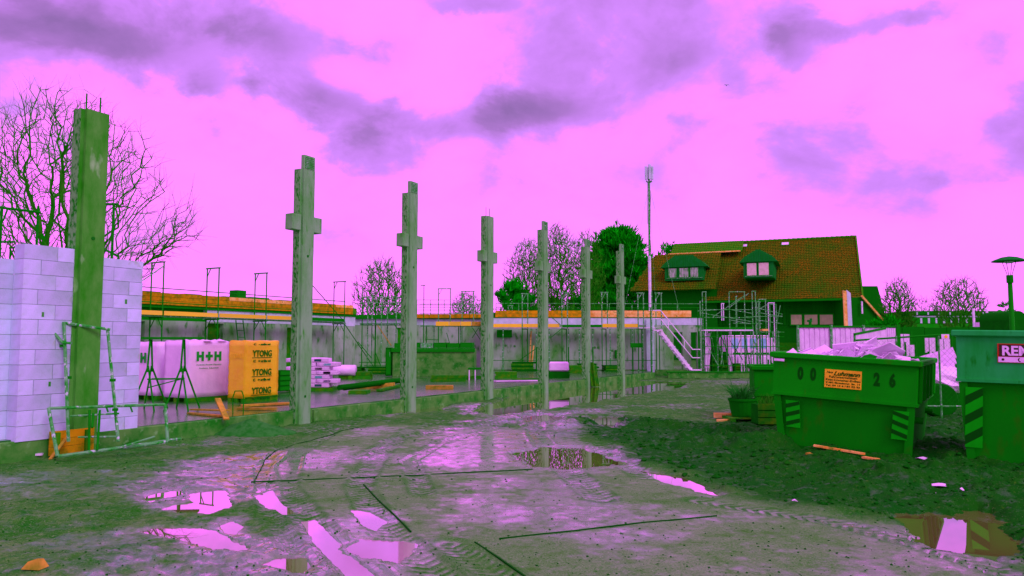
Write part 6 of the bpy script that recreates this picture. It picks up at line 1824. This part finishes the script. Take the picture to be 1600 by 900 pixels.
def conifer(name, label, base, profile, seed, n, size, mat='needle', group=None):
    """profile: list of (z, radius). Crown of many small upturned sprays"""
    rs = random.Random(seed); t = thing(name, label, 'tree', base, 0, group)
    H = profile[-1][0]
    MB().tube((0, 0, 0), (0, 0, H * .85), .22, 7, .04).build('trunk', M['bark'], t)
    b = MB()
    def rad(z):
        for (z0, r0), (z1, r1) in zip(profile[:-1], profile[1:]):
            if z0 <= z <= z1: return r0 + (r1 - r0) * (z - z0) / (z1 - z0)
        return .1
    cl = []
    for k in range(max(12, n // 60)):
        z = profile[0][0] + (H - profile[0][0]) * rs.random() ** .85
        a = rs.random() * 6.283; lump = 1 + .20 * math.sin(3 * a + z * 2.1) + .24 * math.sin(5 * a - z * 4.7) * math.sin(3.1 * z + a)
        r_ = rad(z) * lump * (rs.random() ** .5) * rs.choice((1, 1, 1, 1.1, 1.22))
        cl.append((r_ * math.cos(a), r_ * math.sin(a), z, rs.uniform(.6, 1.35)))
    for k in range(n):
        x_, y_, z, sc = rs.choice(cl)
        a = math.atan2(y_, x_); c = Vector((x_ + rs.gauss(0, size * .95 * sc), y_ + rs.gauss(0, size * .95 * sc), z + rs.gauss(0, size * .5 * sc)))
        outd = Vector((math.cos(a) * .55, math.sin(a) * .55, .85)).normalized()
        m_ = 5
        for j in range(m_):
            d = (outd + Vector((rs.uniform(-1, 1), rs.uniform(-1, 1), rs.uniform(-.6, 1))) * .75).normalized() * size * rs.uniform(.7, 2.0)
            s_ = d.cross(Vector((rs.uniform(-1, 1), rs.uniform(-1, 1), rs.uniform(-1, 1))))
            if s_.length < 1e-4: continue
            s_ = s_.normalized() * size * .13
            bse = len(b.v)
            b.v += [tuple(c - s_ * .5), tuple(c + s_ * .5), tuple(c + d * .6 + s_), tuple(c + d), tuple(c + d * .6 - s_)]
            b.f.append((bse, bse + 1, bse + 2, bse + 3, bse + 4)); b.m.append(0)
    b.build('crown', M[mat], t, fix=False)
    return t
def trees():
    def B(px, Y): return Vector((xat(px, Y, 537), Y, 0))
    # big multi-stemmed tree behind the block wall
    venation('bare_tree', 'big spreading bare tree rising behind the block wall at the left', 82, 30, -60, 268, 138, 2.6, 2700, 6, .006, 5, 'fan', .27, boughs=((-.2, 4.2, 310, 352), (0, 3.7, 290, 372)))
    venation('bare_tree', 'round bare tree over the scaffold between second and third column', 597, 62, 546, 650, 402, 2.2, 1700, 1, .017, 11, 'round', .16)
    venation('bare_tree', 'low bushy bare tree right of the third column', 728, 66, 696, 760, 455, .5, 1500, 6, .017, 12, 'fan', .07)
    venation('bare_tree', 'wide bare tree between fourth and fifth column', 826, 58, 780, 866, 372, 1.2, 2200, 4, .017, 14, 'fan', .14)
    venation('bare_tree', 'tall bare tree with upright stems behind the fifth column', 873, 60, 834, 908, 348, 1.5, 2400, 3, .017, 15, 'round', .17)
    venation('bare_tree', 'tall bare tree behind the sixth column', 916, 62, 884, 950, 358, 1.5, 1800, 3, .017, 18, 'round', .15)
    venation('bare_tree', 'slim bare tree standing right of the dark gabled house', 1405, 50, 1376, 1436, 434, 1.2, 1100, 1, .014, 21, 'round', .13)
    venation('bare_tree', 'broad fan-shaped bare tree in front of the far long building', 1501, 48, 1453, 1550, 433, 1.6, 1100, 3, .014, 24, 'fan', .13)
    venation('bare_tree', 'faint small bare tree between the two bare trees on the right', 1442, 72, 1425, 1462, 462, 3.5, 160, 1, .011, 26, 'fan', .06)
    # evergreens
    def Zt(py, Y): return zat(py, Y)
    conifer('conifer', 'dense dark conifer between the last columns and the house', B(970, 92), [(1.0, 3.4), (5.2, 3.6), (8.8, 3.6), (12.2, 2.8), (14.2, 1.6), (Zt(366, 92), .4)], 3, 7600, .56)
    conifer('conifer', 'lower shoulder of dark conifer behind the last column', B(945, 96), [(1, 2.2), (7, 2.3), (11.2, 1.9), (Zt(388, 96), .4)], 4, 2600, .58)
    conifer('evergreen_bush', 'dark evergreen bush behind the timber edge right of the fourth column', B(795, 56), [(.8, 1.2), (3, 1.3), (4.6, .9), (Zt(447, 56), .3)], 5, 900, .30, 'leaf')
    conifer('evergreen_bush', 'second dark evergreen bush left of the fifth column', B(820, 57), [(.8, 1.4), (3, 1.4), (4.8, 1.0), (Zt(452, 57), .3)], 6, 900, .30, 'leaf')
    conifer('evergreen_bush', 'dark ivy thicket at the foot of the tall bare trees', B(862, 61), [(.8, 1.6), (3, 1.7), (4.4, 1.3), (Zt(460, 61), .4)], 7, 900, .30, 'leaf')
    conifer('evergreen_bush', 'low dark bush behind the sixth column', B(905, 61), [(.8, 1.2), (3, 1.5), (4.0, 1.0), (Zt(466, 61), .4)], 8, 700, .30, 'leaf')
    conifer('evergreen_bush', 'small dark bush right of the slim bare tree', B(1577, 60), [(1.5, .6), (3.4, .5), (Zt(474, 60), .2)], 9, 250, .20, 'leaf')
    conifer('evergreen_bush', 'bush crown peeping over the roof left of the big tiled roof', B(1045, 99), [(0, .8), (4, 1.0), (11.5, 1.1), (Zt(386, 99), .4)], 10, 450, .48, 'leaf')
    conifer('evergreen_bush', 'dark bush at the foot of the slim bare tree', B(1388, 49), [(.3, 1.0), (1.8, 1.1), (Zt(500, 49), .4)], 11, 400, .25, 'leaf')
    # far tree belt closing the horizon behind the site
    rs = random.Random(31); b = MB()
    for k in range(5200):
        px = rs.uniform(-250, 1900); Y = rs.uniform(115, 150)
        zt_ = 4.2 + 1.6 * math.sin(px * .013) + 1.1 * math.sin(px * .041 + 1) ; z = zt_ * rs.random() ** .6
        if 500 < px < 1000: zt_ += .5
        x = (px - 800) / F * Y; s_ = rs.uniform(.5, 1.2)
        a = rs.random() * 3.14; e = Euler((rs.random() * 3, rs.random() * 3, a)).to_matrix()
        vs = [Vector((x, Y, z)) + e @ (Vector(v) * s_) for v in ((-.5, -.3, 0), (.5, -.3, .1), (.1, .6, 0), (-.1, .1, .6))]
        b.add(vs, [(0, 1, 2), (0, 2, 3), (1, 2, 3)])
    o = b.build('treeline', M['leaf'], None, fix=False); tag(o, 'far dark belt of trees beyond the building site', 'treeline', None, 'stuff')
trees()
